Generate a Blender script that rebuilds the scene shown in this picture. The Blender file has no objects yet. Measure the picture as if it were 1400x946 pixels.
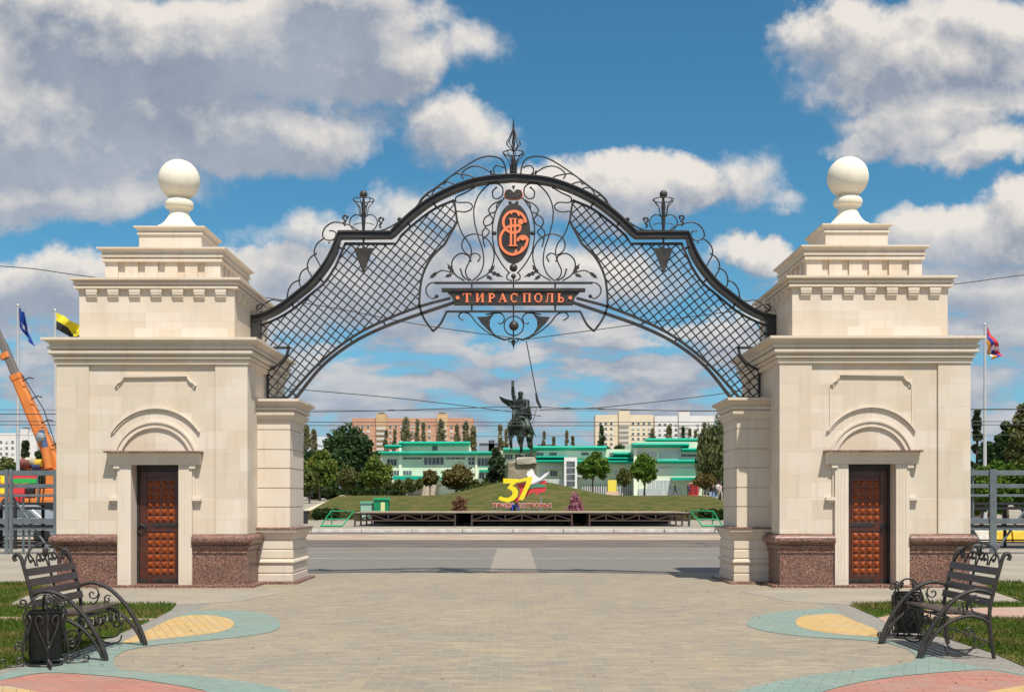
import bpy, bmesh, math, random
import numpy as np
from mathutils import Vector, Matrix
from mathutils.noise import noise as mnoise
R = math.radians
scene = bpy.context.scene
COL = scene.collection
random.seed(7)
EYE = 1.54; F = 1600.0; HX = 702.0; HY = 685.0
# ------------------------------------------------------------------ camera
cam = bpy.data.cameras.new('camera'); co = bpy.data.objects.new('camera', cam); COL.objects.link(co)
co.location = (0, 0, EYE); co.rotation_euler = (R(90), 0, 0)
cam.sensor_width = 36; cam.lens = F/1400*36; cam.shift_x = -2/1400; cam.shift_y = (HY-473)/1400
cam.clip_start = .1; cam.clip_end = 5000
scene.camera = co
# ------------------------------------------------------------------ sun, sky, exposure
SUN = Vector((.2, -.53, 1)).normalized()
elev = math.asin(SUN.z); azim = math.atan2(SUN.x, SUN.y)
sl = bpy.data.lights.new('sun', 'SUN'); sl.energy = 5.0; sl.angle = R(.5); sl.color = (1, .93, .82)
so = bpy.data.objects.new('sun', sl); COL.objects.link(so)
so.rotation_euler = SUN.to_track_quat('Z', 'Y').to_euler(); so.location = (8, -20, 40)
scene.view_settings.view_transform = 'Standard'; scene.view_settings.look = 'None'
scene.view_settings.exposure = 0.12; scene.view_settings.gamma = 1
scene.view_settings.use_curve_mapping = False
scene.cycles.max_bounces = 6; scene.cycles.transparent_max_bounces = 6

world = bpy.data.worlds.new('World'); scene.world = world; world.use_nodes = True
class NT:
    """tiny node-graph writer"""
    def __init__(s, tree): s.t = tree; s.n = tree.nodes; s.l = tree.links
    def new(s, typ, **kw):
        n = s.n.new(typ)
        for k, v in kw.items(): setattr(n, k, v)
        return n
    def put(s, sock, v):
        if hasattr(v, 'is_linked') or isinstance(v, bpy.types.NodeSocket): s.l.new(v, sock)
        else: sock.default_value = v
    def m(s, op, a, b=0.0, c=None, clamp=False):
        n = s.new('ShaderNodeMath', operation=op); n.use_clamp = clamp
        s.put(n.inputs[0], a); s.put(n.inputs[1], b)
        if c is not None: s.put(n.inputs[2], c)
        return n.outputs[0]
    def v(s, op, a, b=None, scale=None):
        n = s.new('ShaderNodeVectorMath', operation=op)
        s.put(n.inputs[0], a)
        if b is not None: s.put(n.inputs[1], b)
        if scale is not None: s.put(n.inputs['Scale'], scale)
        return n.outputs[0]
    def ramp(s, f, lo, hi, a=0.0, b=1.0, smooth=True):
        n = s.new('ShaderNodeMapRange'); n.interpolation_type = 'SMOOTHSTEP' if smooth else 'LINEAR'
        s.put(n.inputs[0], f); n.inputs[1].default_value = lo; n.inputs[2].default_value = hi
        n.inputs[3].default_value = a; n.inputs[4].default_value = b
        return n.outputs[0]
    def mix(s, f, a, b, mode='MIX'):
        n = s.new('ShaderNodeMix', data_type='RGBA', blend_type=mode)
        s.put(n.inputs[0], f); s.put(n.inputs[6], a); s.put(n.inputs[7], b)
        return n.outputs[2]
    def noise(s, vec, scale, detail=4, rough=.55, dist=0.0, color=False):
        n = s.new('ShaderNodeTexNoise'); s.put(n.inputs['Vector'], vec)
        n.inputs['Scale'].default_value = scale; n.inputs['Detail'].default_value = detail
        n.inputs['Roughness'].default_value = rough; n.inputs['Distortion'].default_value = dist
        return n.outputs['Color' if color else 'Fac']
def C4(c, a=1.0): return (c[0], c[1], c[2], a)

def cloud_density():
    """group: direction slope coordinates (u right, v up) -> cloud density"""
    g = bpy.data.node_groups.new('cloud_density', 'ShaderNodeTree')
    g.interface.new_socket('P', in_out='INPUT', socket_type='NodeSocketVector')
    g.interface.new_socket('D', in_out='OUTPUT', socket_type='NodeSocketFloat')
    k = NT(g); gi = k.new('NodeGroupInput'); gout = k.new('NodeGroupOutput')
    P = gi.outputs[0]
    sep = k.new('ShaderNodeSeparateXYZ'); k.l.new(P, sep.inputs[0])
    u, v = sep.outputs[0], sep.outputs[1]
    w1 = k.noise(P, 7, 6, .62, color=True)
    w = k.v('SCALE', k.v('SUBTRACT', w1, (.5, .5, .5)), scale=.11)
    Q = k.v('ADD', P, w)
    blobs = CLOUDS
    tot = None
    for (cx, cy, rx, ry, amp) in blobs:
        d = k.v('SUBTRACT', Q, ((cx-HX)/F, (HY-cy)/F, 0))
        d = k.v('MULTIPLY', d, (F/rx, F/ry, 0))
        n = k.new('ShaderNodeVectorMath', operation='DOT_PRODUCT')
        k.l.new(d, n.inputs[0]); k.l.new(d, n.inputs[1])
        e = k.m('MULTIPLY', k.m('SUBTRACT', 1.0, n.outputs['Value']), amp)
        e = k.m('MAXIMUM', e, -1.0)
        tot = e if tot is None else k.m('SMOOTH_MAX', tot, e, .25)
    # long broken rows of flat cumulus low down
    lowP = k.v('MULTIPLY', k.v('ADD', P, k.v('SCALE', w, scale=.3)), (1.0, 3.2, 1.0))
    ln = k.noise(lowP, 12, 6, .55)
    low = k.m('MULTIPLY', k.m('SUBTRACT', ln, .44), 7.0)
    low = k.m('SUBTRACT', low, k.ramp(v, .13, .24, 0, 2.6))
    tot = k.m('SMOOTH_MAX', tot, low, .2)
    # elsewhere in the sky
    far = k.m('MULTIPLY', k.m('SUBTRACT', k.noise(P, 2.6, 4, .55), .5), 7.0)
    au = k.m('ABSOLUTE', u)
    gate = k.m('MAXIMUM', k.ramp(au, .5, .7), k.ramp(v, .47, .7))
    far = k.m('SUBTRACT', k.m('MULTIPLY', k.m('ADD', far, 1.0), gate), 1.0)
    tot = k.m('MAXIMUM', tot, far)
    fine = k.m('SUBTRACT', k.noise(P, 17, 8, .60), .5)
    tot = k.m('ADD', tot, k.m('MULTIPLY', fine, k.ramp(v, .10, .25, 1.0, 2.3)))
    k.l.new(tot, gout.inputs[0])
    return g
# cloud banks as (u, v) directions, given on the picture's scale: centre, radii, strength
CLOUDS = [(250, 60, 400, 95, 1.5), (60, 150, 330, 110, 1.6), (330, 180, 210, 60, 1.3), (545, 85, 75, 70, 1.3),
          (480, 5, 125, 75, 1.3), (60, 270, 210, 48, 1.1), (170, 255, 110, 45, .9), (618, 192, 80, 46, .9),
          (860, 250, 115, 50, 1.5), (780, 262, 90, 45, 1.1), (640, 285, 150, 35, .6), (925, 235, 60, 35, 1.0),
          (1150, 50, 100, 48, 1.2), (1280, 90, 190, 65, 1.4), (1290, 160, 140, 50, 1.4), (1360, 35, 140, 60, 1.2), (1190, 190, 60, 22, .8),
          (1340, 215, 110, 28, 1.0), (1330, 330, 130, 50, 1.4), (1395, 300, 80, 45, 1.2), (1030, 350, 85, 32, 1.1),
          (1360, 400, 140, 45, 1.1), (60, 400, 190, 45, 1.2), (380, 385, 140, 40, 1.1), (480, 420, 190, 45, .9),
          (700, 380, 250, 60, .9), (1012, 235, 45, 26, .2), (1070, 258, 28, 14, .25),
          (480, 330, 130, 35, .6), (1385, 448, 70, 22, .9)]
k = NT(world.node_tree)
k.n.clear()
outw = k.new('ShaderNodeOutputWorld'); bg = k.new('ShaderNodeBackground'); k.l.new(bg.outputs[0], outw.inputs[0])
sky = k.new('ShaderNodeTexSky', sky_type='NISHITA'); sky.sun_disc = False
sky.sun_elevation = elev; sky.sun_rotation = azim
sky.air_density = 1.0; sky.dust_density = .5; sky.ozone_density = 3.0; sky.altitude = 50
tc = k.new('ShaderNodeTexCoord'); sp = k.new('ShaderNodeSeparateXYZ'); k.l.new(tc.outputs['Generated'], sp.inputs[0])
den = k.m('ADD', k.m('ABSOLUTE', sp.outputs[1]), .12)
den = k.m('MAXIMUM', k.m('ABSOLUTE', sp.outputs[1]), .25)
cx = k.new('ShaderNodeCombineXYZ')
k.l.new(k.m('DIVIDE', sp.outputs[0], den), cx.inputs[0]); k.l.new(k.m('DIVIDE', sp.outputs[2], den), cx.inputs[1])
k.l.new(k.m('LESS_THAN', sp.outputs[1], 0.0), cx.inputs[2])
P = cx.outputs[0]
grp = cloud_density()
g1 = k.new('ShaderNodeGroup'); g1.node_tree = grp; k.l.new(P, g1.inputs[0])
g2 = k.new('ShaderNodeGroup'); g2.node_tree = grp; k.l.new(k.v('ADD', P, (.009, .020, 0)), g2.inputs[0])
D, D2 = g1.outputs[0], g2.outputs[0]
vv = k.new('ShaderNodeSeparateXYZ'); k.l.new(P, vv.inputs[0]); VV = vv.outputs[1]
mask = k.ramp(D, -.45, .60)
thick = k.ramp(D, .1, 1.5)
edge = k.ramp(k.m('SUBTRACT', D, D2), -.75, 1.1, smooth=False)             # sunward flank of each cloud is bright
tone = k.m('ADD', k.m('MULTIPLY', edge, 1.45), k.m('MULTIPLY', k.m('SUBTRACT', k.noise(P, 5, 9, .66), .53), 2.2))
tone = k.m('ADD', tone, k.m('MULTIPLY', k.m('SUBTRACT', k.noise(P, 26, 7, .62), .5), .7))
tone = k.m('SUBTRACT', tone, k.m('MULTIPLY', thick, k.ramp(vv.outputs[0], -.15, .05, .60, .26)))
tone = k.m('MAXIMUM', k.m('MULTIPLY', tone, k.ramp(VV, .07, .27, .44, 1.0)), 0.0, clamp=True)
hz = k.ramp(VV, .0, .24, 1.0, 0.0)
gdk = k.mix(k.ramp(k.noise(P, 3.2, 8, .66), .3, .68), (.225, .27, .35, 1), (.40, .435, .50, 1))
ccol = k.mix(tone, gdk, (.78, .73, .67, 1))
ccol = k.mix(k.m('MULTIPLY', hz, .35), ccol, (.31, .39, .51, 1))
SKY_S = .085
clear = k.v('SCALE', k.mix(1.0, sky.outputs[0], (.50, 1.05, 1.14, 1), 'MULTIPLY'), scale=SKY_S)
clear = k.mix(k.m('MULTIPLY', hz, .5), clear, (.25, .42, .66, 1))
fin = k.mix(k.m('MULTIPLY', mask, .97), clear, ccol)
k.l.new(fin, bg.inputs[0]); bg.inputs[1].default_value = 1.0
world.cycles.sampling_method = 'NONE'

# ------------------------------------------------------------------ helpers
def W(px, py, Y): return Vector(((px-HX)*Y/F, Y, EYE+(HY-py)*Y/F))
def Z(py, Y): return EYE+(HY-py)*Y/F
def X(px, Y): return (px-HX)*Y/F
def G(px, py, z=0.0):
    Y = (EYE-z)*F/(py-HY); return ((px-HX)*Y/F, Y)
def tag(o, label=None, cat=None, group=None, kind=None):
    if label: o['label'] = label
    if cat: o['category'] = cat
    if group: o['group'] = group
    if kind: o['kind'] = kind
    return o
def thing(name, loc, label, cat, group=None, rz=0):
    o = bpy.data.objects.new(name, None); COL.objects.link(o)
    o.location = loc; o.rotation_euler.z = rz; o.empty_display_size = .2
    return tag(o, label, cat, group)
def root_off(p):
    v = Vector((0, 0, 0))
    while p is not None: v += Vector(p.location); p = p.parent
    return v
def catmull(pts, n=6, closed=False):
    P_ = [Vector(p) for p in pts]; out = []
    N = len(P_)
    rng = range(N) if closed else range(N-1)
    for i in rng:
        if closed: a, b, c, d = P_[i-1], P_[i], P_[(i+1) % N], P_[(i+2) % N]
        else:
            b, c = P_[i], P_[i+1]
            a = P_[i-1] if i > 0 else b*2-c
            d = P_[i+2] if i+2 < N else c*2-b
        for j in range(n):
            t = j/n
            out.append(.5*((2*b)+(c-a)*t+(2*a-5*b+4*c-d)*t*t+(3*b-a-3*c+d)*t**3))
    if not closed: out.append(P_[-1].copy())
    return out
class MB:
    def __init__(s): s.v = []; s.f = []; s.m = []; s.cur = 0
    def add(s, vs, fs):
        o = len(s.v); s.v += [tuple(v) for v in vs]; s.f += [tuple(i+o for i in f) for f in fs]; s.m += [s.cur]*len(fs)
        return s
    def box(s, x0, x1, y0, y1, z0, z1):
        return s.add([(x0, y0, z0), (x1, y0, z0), (x1, y1, z0), (x0, y1, z0), (x0, y0, z1), (x1, y0, z1), (x1, y1, z1), (x0, y1, z1)],
              [(0, 3, 2, 1), (4, 5, 6, 7), (0, 1, 5, 4), (1, 2, 6, 5), (2, 3, 7, 6), (3, 0, 4, 7)])
    def prism(s, poly, a, b, plane='xz'):
        """polygon extruded; plane xz: extrude along y from a to b; xy: along z; yz: along x"""
        n = len(poly)
        if plane == 'xz': mk = lambda p, t: (p[0], t, p[1])
        elif plane == 'xy': mk = lambda p, t: (p[0], p[1], t)
        else: mk = lambda p, t: (t, p[0], p[1])
        vs = [mk(p, a) for p in poly]+[mk(p, b) for p in poly]
        fs = [tuple(range(n)), tuple(range(2*n-1, n-1, -1))]+[(i, (i+1) % n, (i+1) % n+n, i+n) for i in range(n)]
        return s.add(vs, fs)
    def band(s, pts, w, a, b, plane='xz', closed=False):
        """flat bar following 2D points, width w, extruded from a to b"""
        p = [Vector((q[0], q[1])) for q in pts]; n = len(p); L = []; Rr = []
        for i in range(n):
            if closed: t = p[(i+1) % n]-p[i-1]
            else: t = p[min(i+1, n-1)]-p[max(i-1, 0)]
            if t.length < 1e-9: t = Vector((1, 0))
            t.normalize(); k_ = 1.0
            if 0 < i < n-1 or closed:
                d1 = (p[i]-p[i-1]); d1 = d1.normalized() if d1.length > 1e-9 else t
                k_ = min(1/max(d1.dot(t), .4), 2.0)
            nn = Vector((-t.y, t.x))*w/2*k_
            L.append(p[i]+nn); Rr.append(p[i]-nn)
        if plane == 'xz': mk = lambda q, t: (q[0], t, q[1])
        elif plane == 'xy': mk = lambda q, t: (q[0], q[1], t)
        else: mk = lambda q, t: (t, q[0], q[1])
        vs = []
        for i in range(n): vs += [mk(L[i], a), mk(Rr[i], a), mk(Rr[i], b), mk(L[i], b)]
        fs = []
        for i in range(n if closed else n-1):
            o, q = 4*i, 4*((i+1) % n)
            for j in range(4): fs.append((o+j, o+(j+1) % 4, q+(j+1) % 4, q+j))
        if not closed: fs += [(3, 2, 1, 0), (4*n-4, 4*n-3, 4*n-2, 4*n-1)]
        return s.add(vs, fs)
    def tube(s, pts, r, n=6, closed=False, caps=True):
        P_ = [Vector(p) for p in pts]; N = len(P_)
        rr = r if isinstance(r, (list, tuple)) else [r]*N
        up = Vector((0, 0, 1)); vs = []; prev = None
        for i in range(N):
            t = (P_[(i+1) % N]-P_[i-1]) if closed else (P_[min(i+1, N-1)]-P_[max(i-1, 0)])
            t = t.normalized() if t.length > 1e-9 else Vector((0, 0, 1))
            if prev is None: a = t.cross(up if abs(t.z) < .9 else Vector((0, 1, 0)))
            else:
                a = prev-t*prev.dot(t)
                if a.length < 1e-6: a = t.cross(up)
            a.normalize(); prev = a; b = t.cross(a)
            for j in range(n):
                an = 2*math.pi*j/n
                vs.append(P_[i]+(a*math.cos(an)+b*math.sin(an))*rr[i])
        fs = []
        for i in range(N if closed else N-1):
            o, q = n*i, n*((i+1) % N)
            for j in range(n): fs.append((o+j, q+j, q+(j+1) % n, o+(j+1) % n))
        if not closed and caps: fs += [tuple(range(n)), tuple(range(n*N-1, n*N-n-1, -1))]
        return s.add(vs, fs)
    def lathe(s, prof, c=(0, 0, 0), n=24, caps=True):
        vs = []; N = len(prof)
        for (r, z) in prof:
            for j in range(n):
                a = 2*math.pi*j/n; vs.append((c[0]+r*math.cos(a), c[1]+r*math.sin(a), c[2]+z))
        fs = []
        for i in range(N-1):
            for j in range(n): fs.append((i*n+j, i*n+(j+1) % n, (i+1)*n+(j+1) % n, (i+1)*n+j))
        if caps: fs += [tuple(range(n-1, -1, -1)), tuple(range((N-1)*n, N*n))]
        return s.add(vs, fs)
    def ball(s, c, r, n=14, sc=(1, 1, 1)):
        vs = []; m = n//2+1
        for i in range(1, m):
            th = math.pi*i/m
            for j in range(n):
                a = 2*math.pi*j/n
                vs.append((c[0]+r*sc[0]*math.sin(th)*math.cos(a), c[1]+r*sc[1]*math.sin(th)*math.sin(a), c[2]-r*sc[2]*math.cos(th)))
        fs = []
        for i in range(m-2):
            for j in range(n): fs.append((i*n+j, i*n+(j+1) % n, (i+1)*n+(j+1) % n, (i+1)*n+j))
        k0 = len(vs); vs += [(c[0], c[1], c[2]-r*sc[2]), (c[0], c[1], c[2]+r*sc[2])]
        for j in range(n):
            fs.append((k0, (j+1) % n, j)); fs.append((k0+1, (m-2)*n+j, (m-2)*n+(j+1) % n))
        return s.add(vs, fs)
    def rectlathe(s, prof, cx, cy, hx, hy, caps=True):
        """square rings: prof = [(overhang, z)...]"""
        vs = []
        for (o, z) in prof:
            vs += [(cx-hx-o, cy-hy-o, z), (cx+hx+o, cy-hy-o, z), (cx+hx+o, cy+hy+o, z), (cx-hx-o, cy+hy+o, z)]
        N = len(prof); fs = []
        for i in range(N-1):
            for j in range(4): fs.append((4*i+j, 4*i+(j+1) % 4, 4*i+4+(j+1) % 4, 4*i+4+j))
        if caps: fs += [(3, 2, 1, 0), tuple(range(4*N-4, 4*N))]
        return s.add(vs, fs)
    def build(s, name, mat, parent=None, smooth=False, bevel=0, mir=1, recalc=True, local=False):
        off = Vector((0, 0, 0)) if local else root_off(parent)
        me = bpy.data.meshes.new(name)
        if mir == -1: vs = [(-x-off.x, y-off.y, z-off.z) for x, y, z in s.v]
        else: vs = [(x-off.x, y-off.y, z-off.z) for x, y, z in s.v]
        me.from_pydata(vs, [], s.f)
        ms = mat if isinstance(mat, (list, tuple)) else [mat]
        for m_ in ms: me.materials.append(m_)
        if len(ms) > 1: me.polygons.foreach_set('material_index', s.m)
        if recalc:
            bm = bmesh.new(); bm.from_mesh(me); bmesh.ops.recalc_face_normals(bm, faces=bm.faces[:])
            bm.to_mesh(me); bm.free()
        if smooth:
            me.polygons.foreach_set('use_smooth', [True]*len(me.polygons))
            if smooth == 'auto':
                bm = bmesh.new(); bm.from_mesh(me)
                for e in bm.edges:
                    if len(e.link_faces) == 2 and e.calc_face_angle(0) > R(35): e.smooth = False
                bm.to_mesh(me); bm.free()
        me.update()
        o = bpy.data.objects.new(name, me); COL.objects.link(o)
        if parent is not None: o.parent = parent
        if bevel:
            b = o.modifiers.new('bevel', 'BEVEL'); b.width = bevel; b.segments = 2; b.limit_method = 'ANGLE'; b.angle_limit = R(40)
        return o
def kids(o): return [c for c in COL.objects if c.parent == o]
def copy_tree(o, parent=None):
    c = o.copy(); COL.objects.link(c); c.parent = parent
    for ch in list(o.children): copy_tree(ch, c)
    return c
# ------------------------------------------------------------------ materials
def mat(name, col, rough=.7, var=.0, vscale=3.0, bump=0.0, bscale=40, metal=0.0, col2=None, coat=0.0, spec=None, detail=5):
    m_ = bpy.data.materials.new(name); m_.use_nodes = True; q = NT(m_.node_tree)
    b = q.n['Principled BSDF']; b.inputs['Roughness'].default_value = rough; b.inputs['Metallic'].default_value = metal
    if spec is not None: b.inputs['Specular IOR Level'].default_value = spec
    if coat: b.inputs['Coat Weight'].default_value = coat; b.inputs['Coat Roughness'].default_value = .15
    t = q.new('ShaderNodeTexCoord').outputs['Object']
    if var or col2:
        n = q.noise(t, vscale, detail, .6)
        f = q.ramp(n, .32, .68)
        a = C4(col); bb = C4(col2) if col2 else C4([c*(1-var) for c in col])
        q.l.new(q.mix(f, a, bb), b.inputs['Base Color'])
        q.l.new(q.ramp(n, .3, .7, rough-.06, min(1, rough+.08)), b.inputs['Roughness'])
    else: b.inputs['Base Color'].default_value = C4(col)
    if bump:
        bn = q.new('ShaderNodeBump'); bn.inputs['Strength'].default_value = 1; bn.inputs['Distance'].default_value = bump
        q.l.new(q.noise(t, bscale, 4, .6), bn.inputs['Height']); q.l.new(bn.outputs[0], b.inputs['Normal'])
    return m_
def stone_mat(name, base, bw=.62, bh=.30, seamd=.4, plain=False):
    m_ = bpy.data.materials.new(name); m_.use_nodes = True; q = NT(m_.node_tree)
    b = q.n['Principled BSDF']; b.inputs['Roughness'].default_value = .85
    t = q.new('ShaderNodeTexCoord').outputs['Object']
    s_ = q.new('ShaderNodeSeparateXYZ'); q.l.new(t, s_.inputs[0])
    c_ = q.new('ShaderNodeCombineXYZ'); q.l.new(q.m('ADD', s_.outputs[0], s_.outputs[1]), c_.inputs[0]); q.l.new(s_.outputs[2], c_.inputs[1])
    br = q.new('ShaderNodeTexBrick'); q.l.new(c_.outputs[0], br.inputs['Vector'])
    br.inputs['Scale'].default_value = 1; br.inputs['Brick Width'].default_value = bw; br.inputs['Row Height'].default_value = bh
    br.inputs['Mortar Size'].default_value = .0022; br.inputs['Mortar Smooth'].default_value = .3; br.inputs['Bias'].default_value = 0
    dk = [c*(.90 if not plain else .96) for c in base]
    br.inputs['Color1'].default_value = C4([min(1, c*1.04) for c in base]); br.inputs['Color2'].default_value = C4((dk[0], dk[1]*.985, dk[2]*.93))
    br.inputs['Mortar'].default_value = C4([c*.93 for c in base])
    # slabs of differing tone: each cell of two uneven grids takes its own shade
    col = br.outputs['Color']
    if not plain:
        for (sx, sz, ox, am) in ((.42, .52, .13, .55), (.62, .31, .37, .45)):
            cc = q.new('ShaderNodeCombineXYZ'); q.l.new(q.m('FLOOR', q.m('DIVIDE', q.m('ADD', c_.inputs[0].links[0].from_socket, ox), sx)), cc.inputs[0]); q.l.new(q.m('FLOOR', q.m('DIVIDE', s_.outputs[2], sz)), cc.inputs[1]); q.l.new(t, cc.inputs[2]) if False else None
            wn_ = q.new('ShaderNodeTexWhiteNoise'); q.l.new(cc.outputs[0], wn_.inputs['Vector'])
            col = q.mix(q.m('MULTIPLY', q.ramp(wn_.outputs['Value'], .66, .9), am*1.3), col, (min(1, base[0]*1.12), min(1, base[1]*1.13), min(1, base[2]*1.16), 1))
            col = q.mix(q.m('MULTIPLY', q.ramp(wn_.outputs['Value'], .22, .02), am*.8), col, (base[0]*.93, base[1]*.86, base[2]*.75, 1))
    # warm blotches and grey weather streaks running down
    wf = q.ramp(q.noise(t, 1.7, 6, .62), .42, .72)
    col = q.mix(q.m('MULTIPLY', wf, .44), col, (base[0]*.97, base[1]*.86, base[2]*.70, 1))
    st = q.v('MULTIPLY', t, (5.0, 5.0, .55))
    sf = q.ramp(q.noise(st, 1.6, 6, .65), .50, .78)
    col = q.mix(q.m('MULTIPLY', sf, .46), col, (base[0]*.70, base[1]*.665, base[2]*.63, 1))
    fn = q.noise(t, 60, 4, .6)
    col = q.mix(.08, col, q.mix(fn, (.2, .18, .15, 1), (1, 1, 1, 1)))
    low = q.ramp(s_.outputs[2], .0, .5, .22, 0)
    col = q.mix(q.m('MULTIPLY', low, q.noise(t, 5, 4)), col, (.18, .16, .13, 1))
    q.l.new(col, b.inputs['Base Color'])
    bn = q.new('ShaderNodeBump'); bn.inputs['Distance'].default_value = .004; bn.inputs['Strength'].default_value = .6
    h = q.m('ADD', q.m('MULTIPLY', fn, .35), q.m('MULTIPLY', br.outputs['Fac'], -.8))
    q.l.new(h, bn.inputs['Height']); q.l.new(bn.outputs[0], b.inputs['Normal'])
    return m_
STONE = stone_mat('limestone_blocks', (.66, .568, .472), .47, .40)
STONE_P = stone_mat('limestone_plain', (.672, .585, .492), 1.1, 3.3, plain=True)
def granite():
    m_ = bpy.data.materials.new('red_granite'); m_.use_nodes = True; q = NT(m_.node_tree)
    b = q.n['Principled BSDF']; b.inputs['Roughness'].default_value = .42
    t = q.new('ShaderNodeTexCoord').outputs['Object']
    vo = q.new('ShaderNodeTexVoronoi'); q.l.new(t, vo.inputs['Vector']); vo.inputs['Scale'].default_value = 85
    cr = q.new('ShaderNodeSeparateColor'); q.l.new(vo.outputs['Color'], cr.inputs[0])
    c_ = q.mix(q.ramp(cr.outputs[0], .25, .75), (.055, .027, .022, 1), (.255, .112, .078, 1))
    c_ = q.mix(q.ramp(cr.outputs[1], .78, .85), c_, (.42, .29, .23, 1))
    c_ = q.mix(q.ramp(q.noise(t, 4, 4), .35, .7, 0, .4), c_, (.12, .07, .055, 1))
    q.l.new(c_, b.inputs['Base Color']); return m_
GRANITE = granite()
IRON = mat('black_iron', (.018, .017, .018), .5, col2=(.032, .030, .029), vscale=5)
IRON_B = mat('bronze_black_iron', (.035, .030, .028), .42, col2=(.055, .048, .042), vscale=5, metal=.2)
ORANGE = mat('orange_letter', (.90, .235, .10), .5, var=.1)
def paving():
    m_ = bpy.data.materials.new('block_paving'); m_.use_nodes = True; q = NT(m_.node_tree)
    b = q.n['Principled BSDF']; b.inputs['Roughness'].default_value = .86
    t = q.new('ShaderNodeTexCoord').outputs['Object']
    br = q.new('ShaderNodeTexBrick'); q.l.new(t, br.inputs['Vector']); br.inputs['Scale'].default_value = 1
    br.inputs['Brick Width'].default_value = .21; br.inputs['Row Height'].default_value = .105
    br.inputs['Mortar Size'].default_value = .0048; br.inputs['Mortar Smooth'].default_value = .2; br.inputs['Bias'].default_value = 0
    br.inputs['Color1'].default_value = (.345, .288, .205, 1); br.inputs['Color2'].default_value = (.275, .238, .185, 1); br.inputs['Mortar'].default_value = (.42, .345, .24, 1)
    # each block its own shade of beige, grey or ochre, under broad worn patches
    ce = q.new('ShaderNodeCombineXYZ'); sx_ = q.new('ShaderNodeSeparateXYZ'); q.l.new(t, sx_.inputs[0])
    row = q.m('FLOOR', q.m('DIVIDE', sx_.outputs[1], .105)); sh = q.m('MULTIPLY', q.m('FLOORED_MODULO', row, 2.0), .105)
    q.l.new(q.m('FLOOR', q.m('DIVIDE', q.m('ADD', sx_.outputs[0], sh), .21)), ce.inputs[0]); q.l.new(row, ce.inputs[1])
    wn_ = q.new('ShaderNodeTexWhiteNoise'); q.l.new(ce.outputs[0], wn_.inputs['Vector'])
    c_ = q.mix(q.ramp(wn_.outputs['Value'], .0, 1.0, -.0, .5), br.outputs['Color'], (.20, .18, .155, 1))
    c_ = q.mix(q.m('MULTIPLY', br.outputs['Fac'], 1.0), c_, (.40, .325, .215, 1))
    big = q.noise(t, .35, 6, .62)
    c_ = q.mix(q.ramp(big, .36, .64, 0, 1), c_, (.90, .91, .95, 1), 'MULTIPLY')
    c_ = q.mix(q.ramp(q.noise(t, 1.3, 6, .7), .48, .75, 0, 1), c_, (1.10, 1.03, .90, 1), 'MULTIPLY')
    c_ = q.mix(q.ramp(q.noise(t, 3.1, 7, .75), .58, .75, 0, .8), c_, (.62, .6, .58, 1), 'MULTIPLY')
    wt = q.v('MULTIPLY', t, (1, 6, 1))
    c_ = q.mix(q.ramp(q.noise(wt, .8, 6, .7), .5, .8, 0, 1), c_, (1.2, 1.18, 1.14, 1), 'MULTIPLY')
    q.l.new(c_, b.inputs['Base Color'])
    bn = q.new('ShaderNodeBump'); bn.inputs['Distance'].default_value = .004
    q.l.new(q.m('SUBTRACT', q.m('MULTIPLY', q.noise(t, 25, 4), .4), br.outputs['Fac']), bn.inputs['Height']); q.l.new(bn.outputs[0], b.inputs['Normal'])
    return m_
PAVE = paving()
def paint_pave(name, col, dark=.72, ang=0):
    """coloured concrete blocks, worn"""
    m_ = bpy.data.materials.new(name); m_.use_nodes = True; q = NT(m_.node_tree)
    b = q.n['Principled BSDF']; b.inputs['Roughness'].default_value = .85
    t = q.new('ShaderNodeTexCoord').outputs['Object']
    mp = q.new('ShaderNodeMapping'); q.l.new(t, mp.inputs[0]); mp.inputs['Rotation'].default_value = (0, 0, ang)
    br = q.new('ShaderNodeTexBrick'); q.l.new(mp.outputs[0], br.inputs['Vector']); br.inputs['Scale'].default_value = 1
    br.inputs['Brick Width'].default_value = .21; br.inputs['Row Height'].default_value = .105
    br.inputs['Mortar Size'].default_value = .0035; br.inputs['Bias'].default_value = 0
    br.inputs['Color1'].default_value = C4(col); br.inputs['Color2'].default_value = C4([c*.86 for c in col]); br.inputs['Mortar'].default_value = C4([c*.62 for c in col])
    grey = sum(col)/3
    c_ = q.mix(q.ramp(q.noise(t, 1.5, 7, .7), .42, .72, 0, .5), br.outputs['Color'], (grey*1.05, grey, grey*.88, 1))
    c_ = q.mix(q.ramp(q.noise(t, 4, 7, .75), .6, .74, 0, .35), c_, (grey*.5, grey*.45, grey*.4, 1))
    q.l.new(c_, b.inputs['Base Color'])
    bn = q.new('ShaderNodeBump'); bn.inputs['Distance'].default_value = .004
    q.l.new(q.m('SUBTRACT', q.m('MULTIPLY', q.noise(t, 25, 4), .4), br.outputs['Fac']), bn.inputs['Height']); q.l.new(bn.outputs[0], b.inputs['Normal'])
    return m_
TEAL = paint_pave('teal_blocks', (.215, .295, .255), ang=.35)
YELL = paint_pave('yellow_blocks', (.55, .36, .135), ang=1.2)
REDP = paint_pave('red_blocks', (.42, .185, .14), ang=.2)
GREYP = paint_pave('grey_tiles', (.195, .18, .16))
BEIGEP = paint_pave('beige_tiles', (.31, .27, .215))
def asphalt_mat(name, c, c2, sc=.6):
    return mat(name, c, .9, col2=c2, vscale=sc, bump=.003, bscale=90, detail=9)
ROAD = asphalt_mat('asphalt', (.098, .080, .070), (.135, .112, .097))
CONC = asphalt_mat('pale_concrete', (.27, .238, .192), (.34, .30, .24), .5)
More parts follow.
